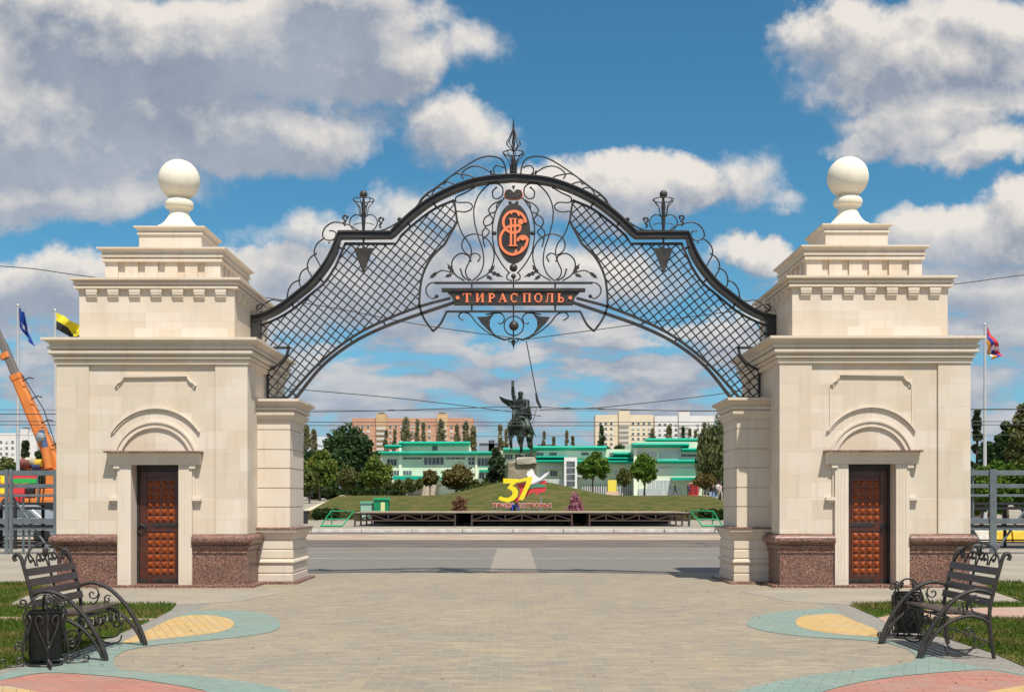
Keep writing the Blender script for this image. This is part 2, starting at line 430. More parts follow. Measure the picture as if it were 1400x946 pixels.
def road_wear(m_):
    q = NT(m_.node_tree); b = q.n['Principled BSDF']; t = q.new('ShaderNodeTexCoord').outputs['Object']
    old = b.inputs['Base Color'].links[0].from_socket
    st = q.noise(q.v('MULTIPLY', t, (.12, 3.2, 1)), 1.0, 6, .65)
    c_ = q.mix(q.ramp(st, .42, .66), old, (1.35, 1.32, 1.28, 1), 'MULTIPLY')
    vo = q.new('ShaderNodeTexVoronoi'); vo.feature = 'DISTANCE_TO_EDGE'; q.l.new(q.v('ADD', t, q.v('SCALE', q.noise(t, 1.2, 4, .6, color=True), scale=.8)), vo.inputs['Vector']); vo.inputs['Scale'].default_value = .22
    c_ = q.mix(q.ramp(vo.outputs['Distance'], .012, .0), c_, (.45, .45, .45, 1), 'MULTIPLY')
    q.l.new(c_, b.inputs['Base Color'])
road_wear(ROAD)
PINKC = asphalt_mat('pink_paving', (.42, .32, .25), (.36, .29, .23), .5)
# ================================================================== GROUND
def H(x, y):
    """height of the land"""
    if y < 58.2: return 0.0
    t = min(max((y-86)/(117-86), 0), 1); t = t*t*(3-2*t)
    s = min(max((y-88)/(175-88), 0), 1)
    lawn = .15+t*1.93; side = .15+s*2.0
    k_ = min(max(max(x-19.0, -16.9-x)/.6, 0), 1)
    z = lawn*(1-k_)+side*k_
    r = math.hypot((x-1.1)/10.2, (y-122)/19.0)
    if r < 1: z += 1.62*(.5+.5*math.cos(math.pi*r))
    return z
def sheet(name, poly, z, m_, kind='structure', dz=0):
    mb = MB(); mb.prism(poly, z-.0008, z, 'xy'); o = mb.build(name, m_); tag(o, kind=kind); return o
ys = [-60, -20, 0, 20, 40, 58.19, 58.21, 70, 80]+[84+i*1.5 for i in range(64)]+[190, 220, 300, 500, 900, 2500]
xs = [-1500, -600, -300, -150, -80, -50, -30, -24]+[-21+i*.6 for i in range(71)]+[24, 30, 50, 80, 150, 300, 600, 1500]
mb = MB(); vs = []; fs = []
for y in ys:
    for x in xs: vs.append((x, y, H(x, y)+(.15 if False else 0)))
nx = len(xs)
for j in range(len(ys)-1):
    for i in range(nx-1): fs.append((j*nx+i, j*nx+i+1, (j+1)*nx+i+1, (j+1)*nx+i))
mb.add(vs, fs); tag(mb.build('ground', CONC, smooth=False, recalc=False), kind='structure')
def lawn_mat(name, g=(.052, .082, .014), d=(.16, .125, .04), a=.45, b_=.62, sc=.35):
    m_ = bpy.data.materials.new(name); m_.use_nodes = True; q = NT(m_.node_tree)
    b = q.n['Principled BSDF']; b.inputs['Roughness'].default_value = .9; b.inputs['Specular IOR Level'].default_value = .1
    t = q.new('ShaderNodeTexCoord').outputs['Object']
    c_ = q.mix(q.ramp(q.noise(t, sc, 7, .68), a, b_), C4(g), C4(d))
    c_ = q.mix(q.ramp(q.noise(t, 22, 4, .7), .35, .7), c_, C4([x*.5 for x in g]))
    q.l.new(c_, b.inputs['Base Color'])
    bn = q.new('ShaderNodeBump'); bn.inputs['Distance'].default_value = .03
    q.l.new(q.noise(t, 30, 4, .7), bn.inputs['Height']); q.l.new(bn.outputs[0], b.inputs['Normal'])
    return m_
LAWN = lawn_mat('clipped_lawn', (.065, .098, .018), (.20, .148, .058), .36, .62, .8)
GRASSM = lawn_mat('coarse_grass', (.105, .165, .025), (.30, .23, .085), .46, .66, 1.1)
# lawn of the square with its mound
mb = MB(); vs = []; fs = []
gx = [-16.9+i*.748 for i in range(49)]; gx[-1] = 19.0; gy = [86.5+i*.8 for i in range(76)]
for y in gy:
    for x in gx: vs.append((x, y, H(x, y)+.03+.015*mnoise(Vector((x*.7, y*.7, 0)))))
for j in range(len(gy)-1):
    for i in range(len(gx)-1): fs.append((j*49+i, j*49+i+1, (j+1)*49+i+1, (j+1)*49+i))
mb.add(vs, fs); tag(mb.build('lawn', LAWN, smooth=True, recalc=False), kind='structure')
rect = lambda x0, x1, y0, y1: [(x0, y0), (x1, y0), (x1, y1), (x0, y1)]
sheet('plaza_paving', rect(-30, 30, -6, 21.9), .0035, PAVE)
sheet('plaza_paving', rect(-5.5, 5.5, 21.9, 25.2), .004, PAVE)
sheet('square_tiles', rect(-5.6, -.53, 25.2, 38.4), .004, GREYP)
sheet('square_tiles', rect(.53, 5.6, 25.2, 38.4), .004, GREYP)
sheet('square_tiles', rect(-40, -5.6, 25.2, 38.4), .004, GREYP)
sheet('square_tiles', rect(5.6, 40, 25.2, 38.4), .004, GREYP)
sheet('central_path', rect(-.53, .53, 25.2, 38.4), .004, BEIGEP)
sheet('red_paving_line', rect(-.56, .56, 25.0, 25.2), .008, REDP)
sheet('pale_side_paving', rect(-60, -8.6, 21.9, 38.4), .008, CONC)
sheet('pale_side_paving', rect(8.6, 60, 21.9, 38.4), .008, CONC)
sheet('road', rect(-300, 300, 38.4, 46.6), .004, ROAD)
sheet('promenade', rect(-300, 300, 46.6, 54.6), .004, PINKC)
for i, (yy, hh) in enumerate(((48.2, .22), (50.2, .25), (52.6, .3))):
    for j in range(9):
        x = -16+j*4+1.1*(i % 2); sheet('red_paving_stripe', rect(x, x+1.5, yy, yy+hh), .008, REDP)
sheet('road', rect(-300, 300, 54.6, 58.1), .004, ROAD)
WHITE_LINE = mat('worn_white_paint', (.62, .58, .50), .8, col2=(.42, .38, .33), vscale=2)
YELLOW_LINE = mat('worn_yellow_paint', (.50, .37, .14), .8, col2=(.36, .29, .19), vscale=2)
sheet('painted_line', rect(-9, 9, 38.3, 38.45), .009, WHITE_LINE)
sheet('painted_line', rect(-9, 9, 31.5, 31.62), .009, WHITE_LINE)
mb = MB(); mb.band([(-9.2, 32.9), (-.7, 37.8)], .10, .005, .009, 'xy'); tag(mb.build('painted_line', YELLOW_LINE), kind='structure')
mb = MB(); mb.band([(9.2, 33.3), (.7, 37.9)], .10, .005, .009, 'xy'); tag(mb.build('painted_line', YELLOW_LINE), kind='structure')
KERBW = mat('white_kerb_stone', (.72, .68, .60), .7, col2=(.52, .48, .42), vscale=3)
mb = MB()
x = -60
while x < 60:
    mb.box(x, x+2.45, 58.0, 58.25, .0, .165+.006*math.sin(x*3)); x += 2.5
tag(mb.build('kerb', KERBW, bevel=.01), kind='structure')
def pxpoly(pts, smooth=0):
    q = [G(*p) for p in pts]
    if smooth: q = [(v.x, v.y) for v in catmull([(a, b, 0) for a, b in q], smooth, True)]
    return q
# pale walks, borders, coloured shapes in the block paving
sheet('walk', pxpoly([(12, 827.3), (36, 815), (80, 806), (398, 808), (330, 822), (288, 824.3), (241, 826.8)]), .007, CONC)
sheet('walk', pxpoly([(1700, 852), (1400, 823.5), (1365, 811.5), (1335, 803), (1010, 808), (1075, 822), (1118, 824.3), (1162, 827.5), (1232, 824.2), (1400, 825), (1700, 826)]), .007, CONC)
BORD = paint_pave('grey_border_blocks', (.27, .25, .222), ang=.5)
sheet('border_strip', pxpoly([(241, 827), (288, 824.5), (262, 836), (235, 847), (200, 863), (165, 880), (110, 893), (60, 908), (0, 924), (-200, 975), (-200, 945), (0, 916), (60, 902), (110, 888), (150, 872), (190, 856), (212, 846)]), .0055, BORD)
sheet('border_strip', pxpoly([(1162, 828), (1117, 825), (1140, 834), (1165, 850), (1200, 869), (1240, 886), (1290, 903), (1330, 912), (1400, 926), (1600, 985), (1600, 965), (1400, 912), (1357, 893), (1290, 872), (1222, 858.5), (1200, 845)]), .0055, BORD)
sheet('teal_paving', pxpoly([(262, 836), (300, 834.5), (340, 836), (370, 842), (384, 852), (376, 862), (345, 869), (280, 876), (215, 882), (175, 889), (157, 899), (155, 908), (166, 916), (200, 920), (250, 923), (300, 928), (350, 935), (400, 947), (450, 962), (520, 990), (330, 990), (310, 960), (280, 945), (240, 937), (180, 928), (100, 921), (50, 921), (0, 931), (-40, 938), (0, 923), (60, 907), (110, 893), (165, 878), (200, 862), (235, 846)], 3), .0085, TEAL)
sheet('teal_paving', pxpoly([(1137.6, 832.5), (1084, 835), (1040, 841), (1021, 850), (1030, 859), (1070, 867), (1121, 872), (1196, 877), (1233, 885), (1251, 895), (1249, 904), (1214, 911), (1168, 916), (1103, 925), (1052, 934.6), (1000, 948), (950, 965), (900, 990), (1060, 990), (1090, 962), (1126, 946), (1168, 934.6), (1228, 925), (1307, 918), (1353, 916), (1400, 924), (1450, 935), (1400, 922), (1330, 911), (1290, 902), (1240, 886), (1200, 869), (1160, 850)], 3), .0085, TEAL)
sheet('yellow_paving', pxpoly([(165, 880), (200, 863), (235, 846.5), (260, 841.5), (290, 842), (312, 846), (320, 853), (312, 861), (285, 867), (240, 872), (200, 876.5)], 3), .0105, YELL)
sheet('yellow_paving', pxpoly([(1142, 839.5), (1103, 842), (1088, 848), (1093, 857), (1121, 864), (1158, 868.7), (1186, 870.2), (1203, 870.5), (1195, 860), (1168, 849)], 3), .0105, YELL)
sheet('red_paving', pxpoly([(-200, 1010), (-60, 942), (0, 931.5), (50, 922), (100, 922), (180, 929), (240, 938), (285, 947), (330, 962), (360, 1010)]), .0105, REDP)
sheet('red_paving', pxpoly([(1040, 1010), (1090, 960), (1126, 947), (1168, 935.6), (1228, 926), (1307, 919), (1353, 917), (1400, 926), (1560, 962), (1600, 1010)]), .0105, REDP)
sheet('yellow_paving', pxpoly([(-200, 1010), (-120, 945), (-30, 937), (15, 940), (60, 949), (110, 1010)]), .0125, YELL)
sheet('yellow_paving', pxpoly([(1290, 1010), (1335, 950), (1400, 938), (1500, 940), (1600, 1010)]), .0125, YELL)
PINKP = paint_pave('pink_path_blocks', (.46, .29, .225))
sheet('pink_path', pxpoly([(-260, 841), (213, 846), (200, 850), (-260, 853)]), .009, PINKP)
sheet('pink_path', pxpoly([(1200, 845), (1240, 836), (1340, 831), (1700, 827), (1700, 848), (1400, 846), (1330, 846.5), (1240, 852.5), (1222, 858.5)]), .009, PINKP)
def grass(name, px, dens, hgt=.055, seed=1):
    poly = pxpoly(px); mb = MB(); mb.prism(poly, .0, .014, 'xy'); base = mb.build(name+'_base', GRASSM); base.name = 'grass_bed'; tag(base, kind='structure')
    xs_ = [p[0] for p in poly]; ys_ = [p[1] for p in poly]
    x0, x1, y0, y1 = max(min(xs_), -9.5), min(max(xs_), 9.5), min(ys_), max(ys_)
    rnd = np.random.RandomState(seed)
    n = int((x1-x0)*(y1-y0)*dens); pts = np.column_stack([rnd.uniform(x0, x1, n), rnd.uniform(y0, y1, n)])
    ins = np.zeros(n, bool); j = len(poly)-1
    for i in range(len(poly)):
        xi, yi = poly[i]; xj, yj = poly[j]
        if yi != yj: ins ^= ((yi > pts[:, 1]) != (yj > pts[:, 1])) & (pts[:, 0] < (xj-xi)*(pts[:, 1]-yi)/(yj-yi)+xi)
        j = i
    pts = pts[ins]; n = len(pts)
    a = rnd.uniform(0, 6.283, n); h = hgt*rnd.uniform(.4, 1.25, n)*(1+.5*np.sin(pts[:, 0]*2.3)*np.sin(pts[:, 1]*2.9)); w = rnd.uniform(.004, .009, n)
    lx, ly = rnd.normal(0, .35, n)*h, rnd.normal(0, .35, n)*h
    V = np.zeros((n, 3, 3)); V[:, 0] = np.column_stack([pts[:, 0]-np.cos(a)*w, pts[:, 1]-np.sin(a)*w, np.full(n, .02)])
    V[:, 1] = np.column_stack([pts[:, 0]+np.cos(a)*w, pts[:, 1]+np.sin(a)*w, np.full(n, .02)])
    V[:, 2] = np.column_stack([pts[:, 0]+lx, pts[:, 1]+ly, .02+h])
    me = bpy.data.meshes.new(name); me.from_pydata(V.reshape(-1, 3).tolist(), [], np.arange(3*n).reshape(-1, 3).tolist()); me.materials.append(GRASSM)
    o = bpy.data.objects.new('grass', me); COL.objects.link(o); tag(o, name, 'grass', kind='stuff')
grass('dry patch of grass at the left edge beside the left gate tower', [(-260, 797), (86, 799), (60, 806), (36, 815), (12, 826), (-260, 829)], 1300, seed=2)
grass('narrow grass strip behind the left bench', [(-260, 829.5), (241, 826.8), (235, 834), (212, 846), (-260, 841)], 1500, seed=3)
grass('green grass beside the left bench and its litter bin', [(-260, 853.5), (205, 849.5), (190, 856), (150, 872), (110, 888), (60, 902), (0, 916), (-260, 950)], 2600, seed=4)
grass('grass patch at the right edge beside the right gate tower', [(1340, 797), (1700, 797), (1700, 850), (1400, 822), (1365, 811)], 1300, seed=5)
grass('narrow grass strip behind the right bench', [(1162, 828), (1232, 824.6), (1340, 825), (1700, 826), (1700, 827), (1340, 830.7), (1240, 836), (1200, 844.5)], 1500, seed=6)
grass('green grass beside the right bench at the picture edge', [(1222, 859), (1240, 853), (1330, 847), (1700, 848.5), (1700, 990), (1400, 912), (1357, 893), (1290, 872)], 2600, seed=7)

# ================================================================== GATE TOWERS
def cut(o, co_, no_):
    bm = bmesh.new(); bm.from_mesh(o.data)
    g_ = bmesh.ops.bisect_plane(bm, geom=bm.verts[:]+bm.edges[:]+bm.faces[:], plane_co=co_, plane_no=no_, clear_outer=True)
    ed = [e for e in g_['geom_cut'] if isinstance(e, bmesh.types.BMEdge)]
    bmesh.ops.holes_fill(bm, edges=ed, sides=0); bmesh.ops.recalc_face_normals(bm, faces=bm.faces[:])
    bm.to_mesh(o.data); bm.free()
WOODR = mat('dark_red_door_wood', (.085, .022, .012), .38, col2=(.05, .014, .009), vscale=7, coat=.35)
WOODO = mat('orange_brown_stud_wood', (.33, .080, .022), .3, col2=(.22, .048, .014), vscale=9, coat=.5)
BALLM = stone_mat('smooth_cream_stone', (.80, .74, .62), 5, 5, plain=True)
def arc(cx_, cz_, r, a0, a1, n=28): return [(cx_+r*math.sin(R(a0+(a1-a0)*i/n)), cz_+r*math.cos(R(a0+(a1-a0)*i/n))) for i in range(n+1)]
def tower(s):
    side = 'left' if s == 1 else 'right'
    Xc, Yc = -6.47, 22.65; D0 = -6.41
    rt = thing('gate_tower', (Xc*s, Yc, 0), f'cream limestone gate tower on the {side} with red granite plinth, wooden door and ball finial', 'tower', 'gate towers flanking the arch')
    rt.scale.z = 1.0 if s == 1 else 1.0065
    def B(mb, name, m_, par=rt, **kw): return mb.build(name, m_, par, mir=s, **kw)
    # wall
    mb = MB(); T = 4.0
    mb.box(Xc-1.67, Xc+1.67, 21.35, Yc+1.67, .95, T)
    mb.box(Xc-1.67, D0-.425, 20.98, 21.35, .95, T); mb.box(D0+.425, Xc+1.67, 20.98, 21.35, .95, T)
    mb.box(D0-.425, D0+.425, 20.98, 21.35, 2.21, T)
    B(mb, 'wall', STONE)
    for a in (-1, 1):
        for b in (-1, 1):
            mb = MB()
            x0, x1 = (Xc-1.71, Xc-1.13) if a < 0 else (Xc+1.13, Xc+1.71)
            y0, y1 = (Yc-1.71, Yc-1.13) if b < 0 else (Yc+1.13, Yc+1.71)
            # L-shaped corner pilaster
            mb.box(x0, x1, *((y0, Yc-1.672) if b < 0 else (Yc+1.672, y1)), .95, 4.0)
            mb.box(*((x0, Xc-1.672) if a < 0 else (Xc+1.672, x1)), *((Yc-1.672, y1) if b < 0 else (y0, Yc+1.672)), .95, 4.0)
            B(mb, 'corner_pilaster', STONE, bevel=.004)
    # door jambs with flutes
    mb = MB()
    for q in (-1, 1):
        a, b = sorted((D0+q*.425, D0+q*.665)); mb.box(a, b, 20.90, 20.978, .03, 2.21)
        mb.box(a, b, 20.978, 21.38, .03, .948)
        for e in (.07, .125, .18):
            c_ = D0+q*(.425+e); mb.box(c_-.010, c_+.010, 20.893, 20.90, .12, 2.19)
        a, b = sorted((D0+q*.665, D0+q*.70)); mb.box(a, b, 20.945, 20.978, 1.55, 2.21)
        for (w, z0, z1, p) in ((.16, 1.545, 1.60, .09), (.11, 1.50, 1.545, .05)):
            a, b = sorted((D0+q*.665, D0+q*(.665+w))); mb.box(a, b, 20.98-p, 20.98, z0, z1)
    B(mb, 'door_surround', STONE_P, bevel=.006)
    # hood
    hood = MB()
    hood.prism([(20.98, 2.19), (20.88, 2.19), (20.88, 2.24), (20.84, 2.26), (20.84, 2.33), (20.80, 2.35), (20.78, 2.40), (20.98, 2.40)], D0-.82, D0+.82, 'yz')
    for q in (-1, 1):
        a, b = sorted((D0+q*.62, D0+q*.73)); hood.box(a, b, 20.87, 20.98, 2.12, 2.19)
    h_ = B(hood, 'door_hood', STONE_P, bevel=.005)
    mb = MB(); mb.box(D0-.86, D0+.86, 20.74, 20.98, 2.401, 2.43); B(mb, 'hood_slab', GRANITE, h_)
    # mouldings on the wall
    mb = MB(); Y0 = 20.98
    mb.band(arc(D0, 2.21, .745, -73, 73), .034, Y0-.055, Y0); mb.band(arc(D0, 2.21, .697, -71.5, 71.5), .055, Y0-.03, Y0); mb.band(arc(D0, 2.21, .655, -70, 70), .026, Y0-.045, Y0)
    mb.band(arc(D0, 2.265, .94, -57, 57), .026, Y0-.05, Y0); mb.band(arc(D0, 2.265, .905, -57, 57), .02, Y0-.028, Y0)
    for k_, w, p in ((0, .026, .045), (.035, .02, .025)):
        hs = .565-k_*.4; top = 3.78-k_
        cc = [(.565-k_*.3, top), (.585, 3.735-k_), (.625, 3.68-k_), (.685-k_*.5, 3.645-k_), (.72-k_, 3.60-k_)]
        pts = [(D0-x, z) for x, z in cc[::-1]]+[(D0+x, z) for x, z in cc]
        mb.band(pts, w, Y0-p, Y0)
    for q in (-1, 1): mb.band([(D0+q*.735, 3.56), (D0+q*.735, 2.80)], .02, Y0-.014, Y0)
    B(mb, 'wall_moulding', STONE_P)
    # granite plinth
    prof = [(0, .05), (0, .61), (.02, .613), (.02, .645), (.008, .648), (.035, .69), (.05, .72), (.05, .745), (.035, .748), (.055, .775)]
    prof += [(.055+.058*math.sin(R(t)), .85-.075*math.cos(R(t))) for t in range(15, 180, 15)]+[(.045, .925), (.0, .949)]
    for nm in range(3):
        mb = MB(); mb.rectlathe(prof, Xc, Yc, 1.70, 1.70)
        ox = rt.location.x
        o = B(mb, 'granite_plinth', GRANITE)
        if nm == 0: cut(o, ((D0-.666)*s-ox, 0, 0), (s, 0, 0))
        elif nm == 1: cut(o, ((D0+.666)*s-ox, 0, 0), (-s, 0, 0))
        else:
            cut(o, ((D0-.668)*s-ox, 0, 0), (-s, 0, 0)); cut(o, ((D0+.668)*s-ox, 0, 0), (s, 0, 0)); cut(o, (0, 21.40-Yc, 0), (0, -1, 0))
    mb = MB(); mb.box(Xc-1.95, Xc+1.86, Yc-1.86, Yc+1.9, .0, .05)
    mb.box(Xc+1.86, -4.0, Yc-.98, Yc+.95, .0, .05); B(mb, 'granite_step', GRANITE, bevel=.006)
    # cornices and upper tiers
    mb = MB()
    mb.rectlathe([(.0, 3.985), (.035, 3.986), (.035, 4.03), (.05, 4.045), (.03, 4.048), (.03, 4.075), (.075, 4.078), (.08, 4.115), (.05, 4.118), (.05, 4.145), (.10, 4.148), (.12, 4.175), (.12, 4.215), (.075, 4.218), (.075, 4.25), (.13, 4.254), (.13, 4.295), (.095, 4.298), (.105, 4.335), (.13, 4.365), (.165, 4.385), (.215, 4.40), (.215, 4.445), (-.25, 4.475)], Xc, Yc, 1.70, 1.70)
    B(mb, 'main_cornice', STONE_P)
    mb = MB(); mb.rectlathe([(0, 4.46), (0, 5.40)], Xc, Yc, 1.41, 1.41); B(mb, 'upper_wall', STONE)
    mb = MB(); mb.rectlathe([(.0, 5.385), (.075, 5.388), (.075, 5.422), (.04, 5.425), (.04, 5.448), (.085, 5.452), (.09, 5.492), (.06, 5.495), (.075, 5.52), (.135, 5.537), (.135, 5.575), (-.3, 5.60)], Xc, Yc, 1.41, 1.41)
    B(mb, 'upper_cornice', STONE_P)
    for i in range(7):
        t = (i-3)*.39
        for sd in range(4):
            mb = MB()
            for (w, z0, z1, p) in ((.20, 5.315, 5.384, .065), (.185, 5.275, 5.314, .06), (.185, 5.235, 5.274, .045), (.185, 5.195, 5.234, .025)):
                if sd == 0: mb.box(Xc+t-w/2, Xc+t+w/2, Yc-1.41-p, Yc-1.409, z0, z1)
                elif sd == 1: mb.box(Xc+1.409, Xc+1.41+p, Yc+t-w/2, Yc+t+w/2, z0, z1)
                elif sd == 2: mb.box(Xc-1.41-p, Xc-1.409, Yc+t-w/2, Yc+t+w/2, z0, z1)
                else: mb.box(Xc+t-w/2, Xc+t+w/2, Yc+1.409, Yc+1.41+p, z0, z1)
            B(mb, 'bracket', STONE_P)
    mb = MB(); mb.rectlathe([(-.05, 5.58), (-.05, 6.0)], Xc, Yc, 1.063, 1.063)
    for i in range(6):
        lo = -1.063+i*.3675
        hi = lo+.235 if i < 5 else 1.063
        lo, hi = Xc+lo, Xc+hi; dx = Yc-Xc
        mb.box(lo, hi, Yc-1.063, Yc-1.014, 5.59, 5.95); mb.box(lo, hi, Yc+1.014, Yc+1.063, 5.59, 5.95)
        l2, h2 = max(lo+dx, Yc-1.013), min(hi+dx, Yc+1.013)
        mb.box(Xc+1.014, Xc+1.063, l2, h2, 5.59, 5.95); mb.box(Xc-1.063, Xc-1.014, l2, h2, 5.59, 5.95)
    B(mb, 'panelled_tier', STONE)
    mb = MB(); mb.rectlathe([(0, 5.945), (.045, 5.948), (.045, 5.995), (.015, 5.998), (.015, 6.022), (.06, 6.026), (.065, 6.07), (.035, 6.073), (.045, 6.115), (.07, 6.15), (.12, 6.168), (.12, 6.20), (-.4, 6.225)], Xc, Yc, 1.063, 1.063)
    B(mb, 'tier_cornice', STONE_P)
    mb = MB(); mb.rectlathe([(0, 6.20), (0, 6.555), (.03, 6.558), (.03, 6.595), (.005, 6.598), (.015, 6.63), (.04, 6.66), (.08, 6.682), (.08, 6.71), (-.2, 6.725)], Xc, Yc, .5875, .5875)
    B(mb, 'pedestal', STONE_P)
    fi = MB(); c_ = (Xc, Yc, 0)
    pr = [(.44, 6.715), (.44, 6.79), (.415, 6.82), (.35, 6.85), (.28, 6.92), (.225, 7.0), (.19, 7.08), (.175, 7.13), (.185, 7.165), (.22, 7.18)]
    pr += [(.22+.055*math.sin(R(t)), 7.265-.085*math.cos(R(t))) for t in range(0, 181, 20)]+[(.17, 7.36), (.17, 7.40)]
    fi.lathe(pr, c_, 40); fo = B(fi, 'finial_base', BALLM, smooth='auto')
    mb = MB(); mb.ball((Xc, Yc, 7.745), .392, 40); B(mb, 'finial_ball', BALLM, fo, smooth=True)
    # side pier that carries the arch
    pr = [(0, 1.05)]
    for z in (1.43, 1.786, 2.156, 2.51, 2.88): pr += [(0, z-.013), (-.018, z-.009), (-.018, z+.009), (0, z+.013)]
    pr += [(0, 3.06), (.035, 3.063), (.035, 3.09), (.055, 3.12), (.09, 3.15), (.095, 3.205), (.06, 3.208), (.06, 3.235), (.115, 3.239), (.12, 3.285), (.085, 3.288), (.10, 3.33), (.14, 3.375), (.20, 3.398), (.20, 3.445), (-.1, 3.46)]
    mb = MB(); mb.rectlathe(pr, -4.55, Yc, .36, .70); pier = B(mb, 'side_pier', STONE_P)
    pr = [(.07, .05), (.07, .17), (.05, .18), (.05, .20), (.065, .21), (.065, .335), (.045, .345), (.045, .365), (.075, .375), (.095, .40), (.085, .44), (.05, .455), (.05, .475), (.065, .485), (.065, .615), (.045, .625), (.045, .645), (.06, .655), (.06, .79), (.04, .80), (.04, .82), (.055, .83), (.07, .87), (.10, .90), (.10, .94), (.15, .97), (.15, 1.015)]
    mb = MB(); mb.rectlathe(pr, -4.55, Yc, .36, .70); B(mb, 'pier_base', STONE_P, pier)
    mb = MB(); mb.rectlathe([(.17, 1.016), (.17, 1.042), (.0, 1.052)], -4.55, Yc, .36, .70); B(mb, 'pier_ledge', GRANITE, pier)
    # door
    DY = 21.27
    mb = MB(); mb.box(D0-.425, D0+.425, DY, DY+.06, .03, 2.21)
    door = B(mb, 'door', WOODR)
    mb = MB()
    for (x0, x1, z0, z1) in ((-.375, -.245, .06, 2.08), (.27, .375, .06, 2.08), (-.245, .27, .06, .20), (-.245, .27, .985, 1.15), (-.245, .27, 1.98, 2.08)):
        mb.box(D0+x0, D0+x1, DY-.03, DY, z0, z1)
    B(mb, 'door_rail', WOODR, door, bevel=.006)
    mb = MB()
    for r in range(12):
        if r == 6: B(mb, 'stud_panel', WOODO, door); mb = MB()
        zc = .27+r*.128 if r < 6 else 1.22+(r-6)*.1285
        for c2 in range(4):
            xc = D0-.18+c2*.127; h2 = .056; y1, y2 = DY-.012, DY-.022
            mb.box(xc-h2, xc+h2, DY-.016, DY, zc-h2, zc+h2)
            h3 = .046; b_ = DY-.0165
            mb.add([(xc-h3, b_, zc-h3), (xc+h3, b_, zc-h3), (xc+h3, b_, zc+h3), (xc-h3, b_, zc+h3), (xc-.012, b_-.045, zc-.012), (xc+.012, b_-.045, zc-.012), (xc+.012, b_-.045, zc+.012), (xc-.012, b_-.045, zc+.012)],
                   [(0, 1, 5, 4), (1, 2, 6, 5), (2, 3, 7, 6), (3, 0, 4, 7), (4, 5, 6, 7)])
    B(mb, 'stud_panel', WOODO, door)
    mb = MB(); mb.box(D0-.424, D0+.424, DY-.036, DY, 2.085, 2.209); mb.box(D0-.424, D0-.38, DY-.034, DY-.001, .04, 2.08); mb.box(D0+.38, D0+.424, DY-.034, DY-.001, .04, 2.08)
    B(mb, 'door_frame', IRON, door)
    for z in (.10, 1.10):
        mb = MB()
        mb.box(D0-.05, D0+.40, DY-.04, DY-.031, z-.028, z+.028)
        mb.prism([(D0-.05, z-.04), (D0-.05, z+.04), (D0-.16, z)], DY-.04, DY-.031); mb.box(D0-.37, D0-.24, DY-.04, DY-.031, z-.045, z+.03)
        for t in (.0, .12, .24, .34): mb.ball((D0+t, DY-.042, z), .012, 6)
        B(mb, 'strap_hinge', IRON, door)
    mb = MB(); ring = [(D0-.335+.068*math.cos(a), DY-.06, 1.04+.068*math.sin(a)) for a in [i*math.pi/10 for i in range(20)]]
    mb.tube(ring, .011, 6, closed=True); mb.lathe([(.03, 0), (.028, .02), (.01, .03)], (0, 0, 0), 10)
    # back plate is a turned disc lying against the leaf
    n_ = 10*3; base = len(mb.v)-n_
    for i in range(base, len(mb.v)):
        x, y, z = mb.v[i]; mb.v[i] = (D0-.335+x, DY-.032-z, 1.115+y)
    B(mb, 'handle', IRON, door, smooth=True)
    return rt
tower(1); tower(-1)

# fallen leaves and specks on the paving
rnd = np.random.RandomState(21); n = 420
lx = rnd.uniform(-8, 8, n); ly = rnd.uniform(9.2, 21, n)
side = np.abs(lx) > 2.5; keep = side | (rnd.rand(n) < .35); lx, ly = lx[keep], ly[keep]; n = len(lx)
a = rnd.uniform(0, 6.283, n); sz = rnd.uniform(.008, .026, n); V = np.zeros((n, 4, 3))
for j, (u_, v_) in enumerate(((-1, 0), (0, -.5), (1, 0), (0, .5))):
    V[:, j, 0] = lx+sz*(u_*np.cos(a)-v_*np.sin(a)); V[:, j, 1] = ly+sz*(u_*np.sin(a)+v_*np.cos(a)); V[:, j, 2] = .016+(.006 if j % 2 else .0)*rnd.rand(n)
me = bpy.data.meshes.new('fallen_leaves'); me.from_pydata(V.reshape(-1, 3).tolist(), [], np.arange(4*n).reshape(-1, 4).tolist()); me.materials.append(mat('dry_leaf', (.12, .075, .03), .8, var=.5, vscale=6))
o = bpy.data.objects.new('fallen_leaves', me); COL.objects.link(o); tag(o, 'small dry leaves scattered over the block paving', 'leaves', kind='stuff')
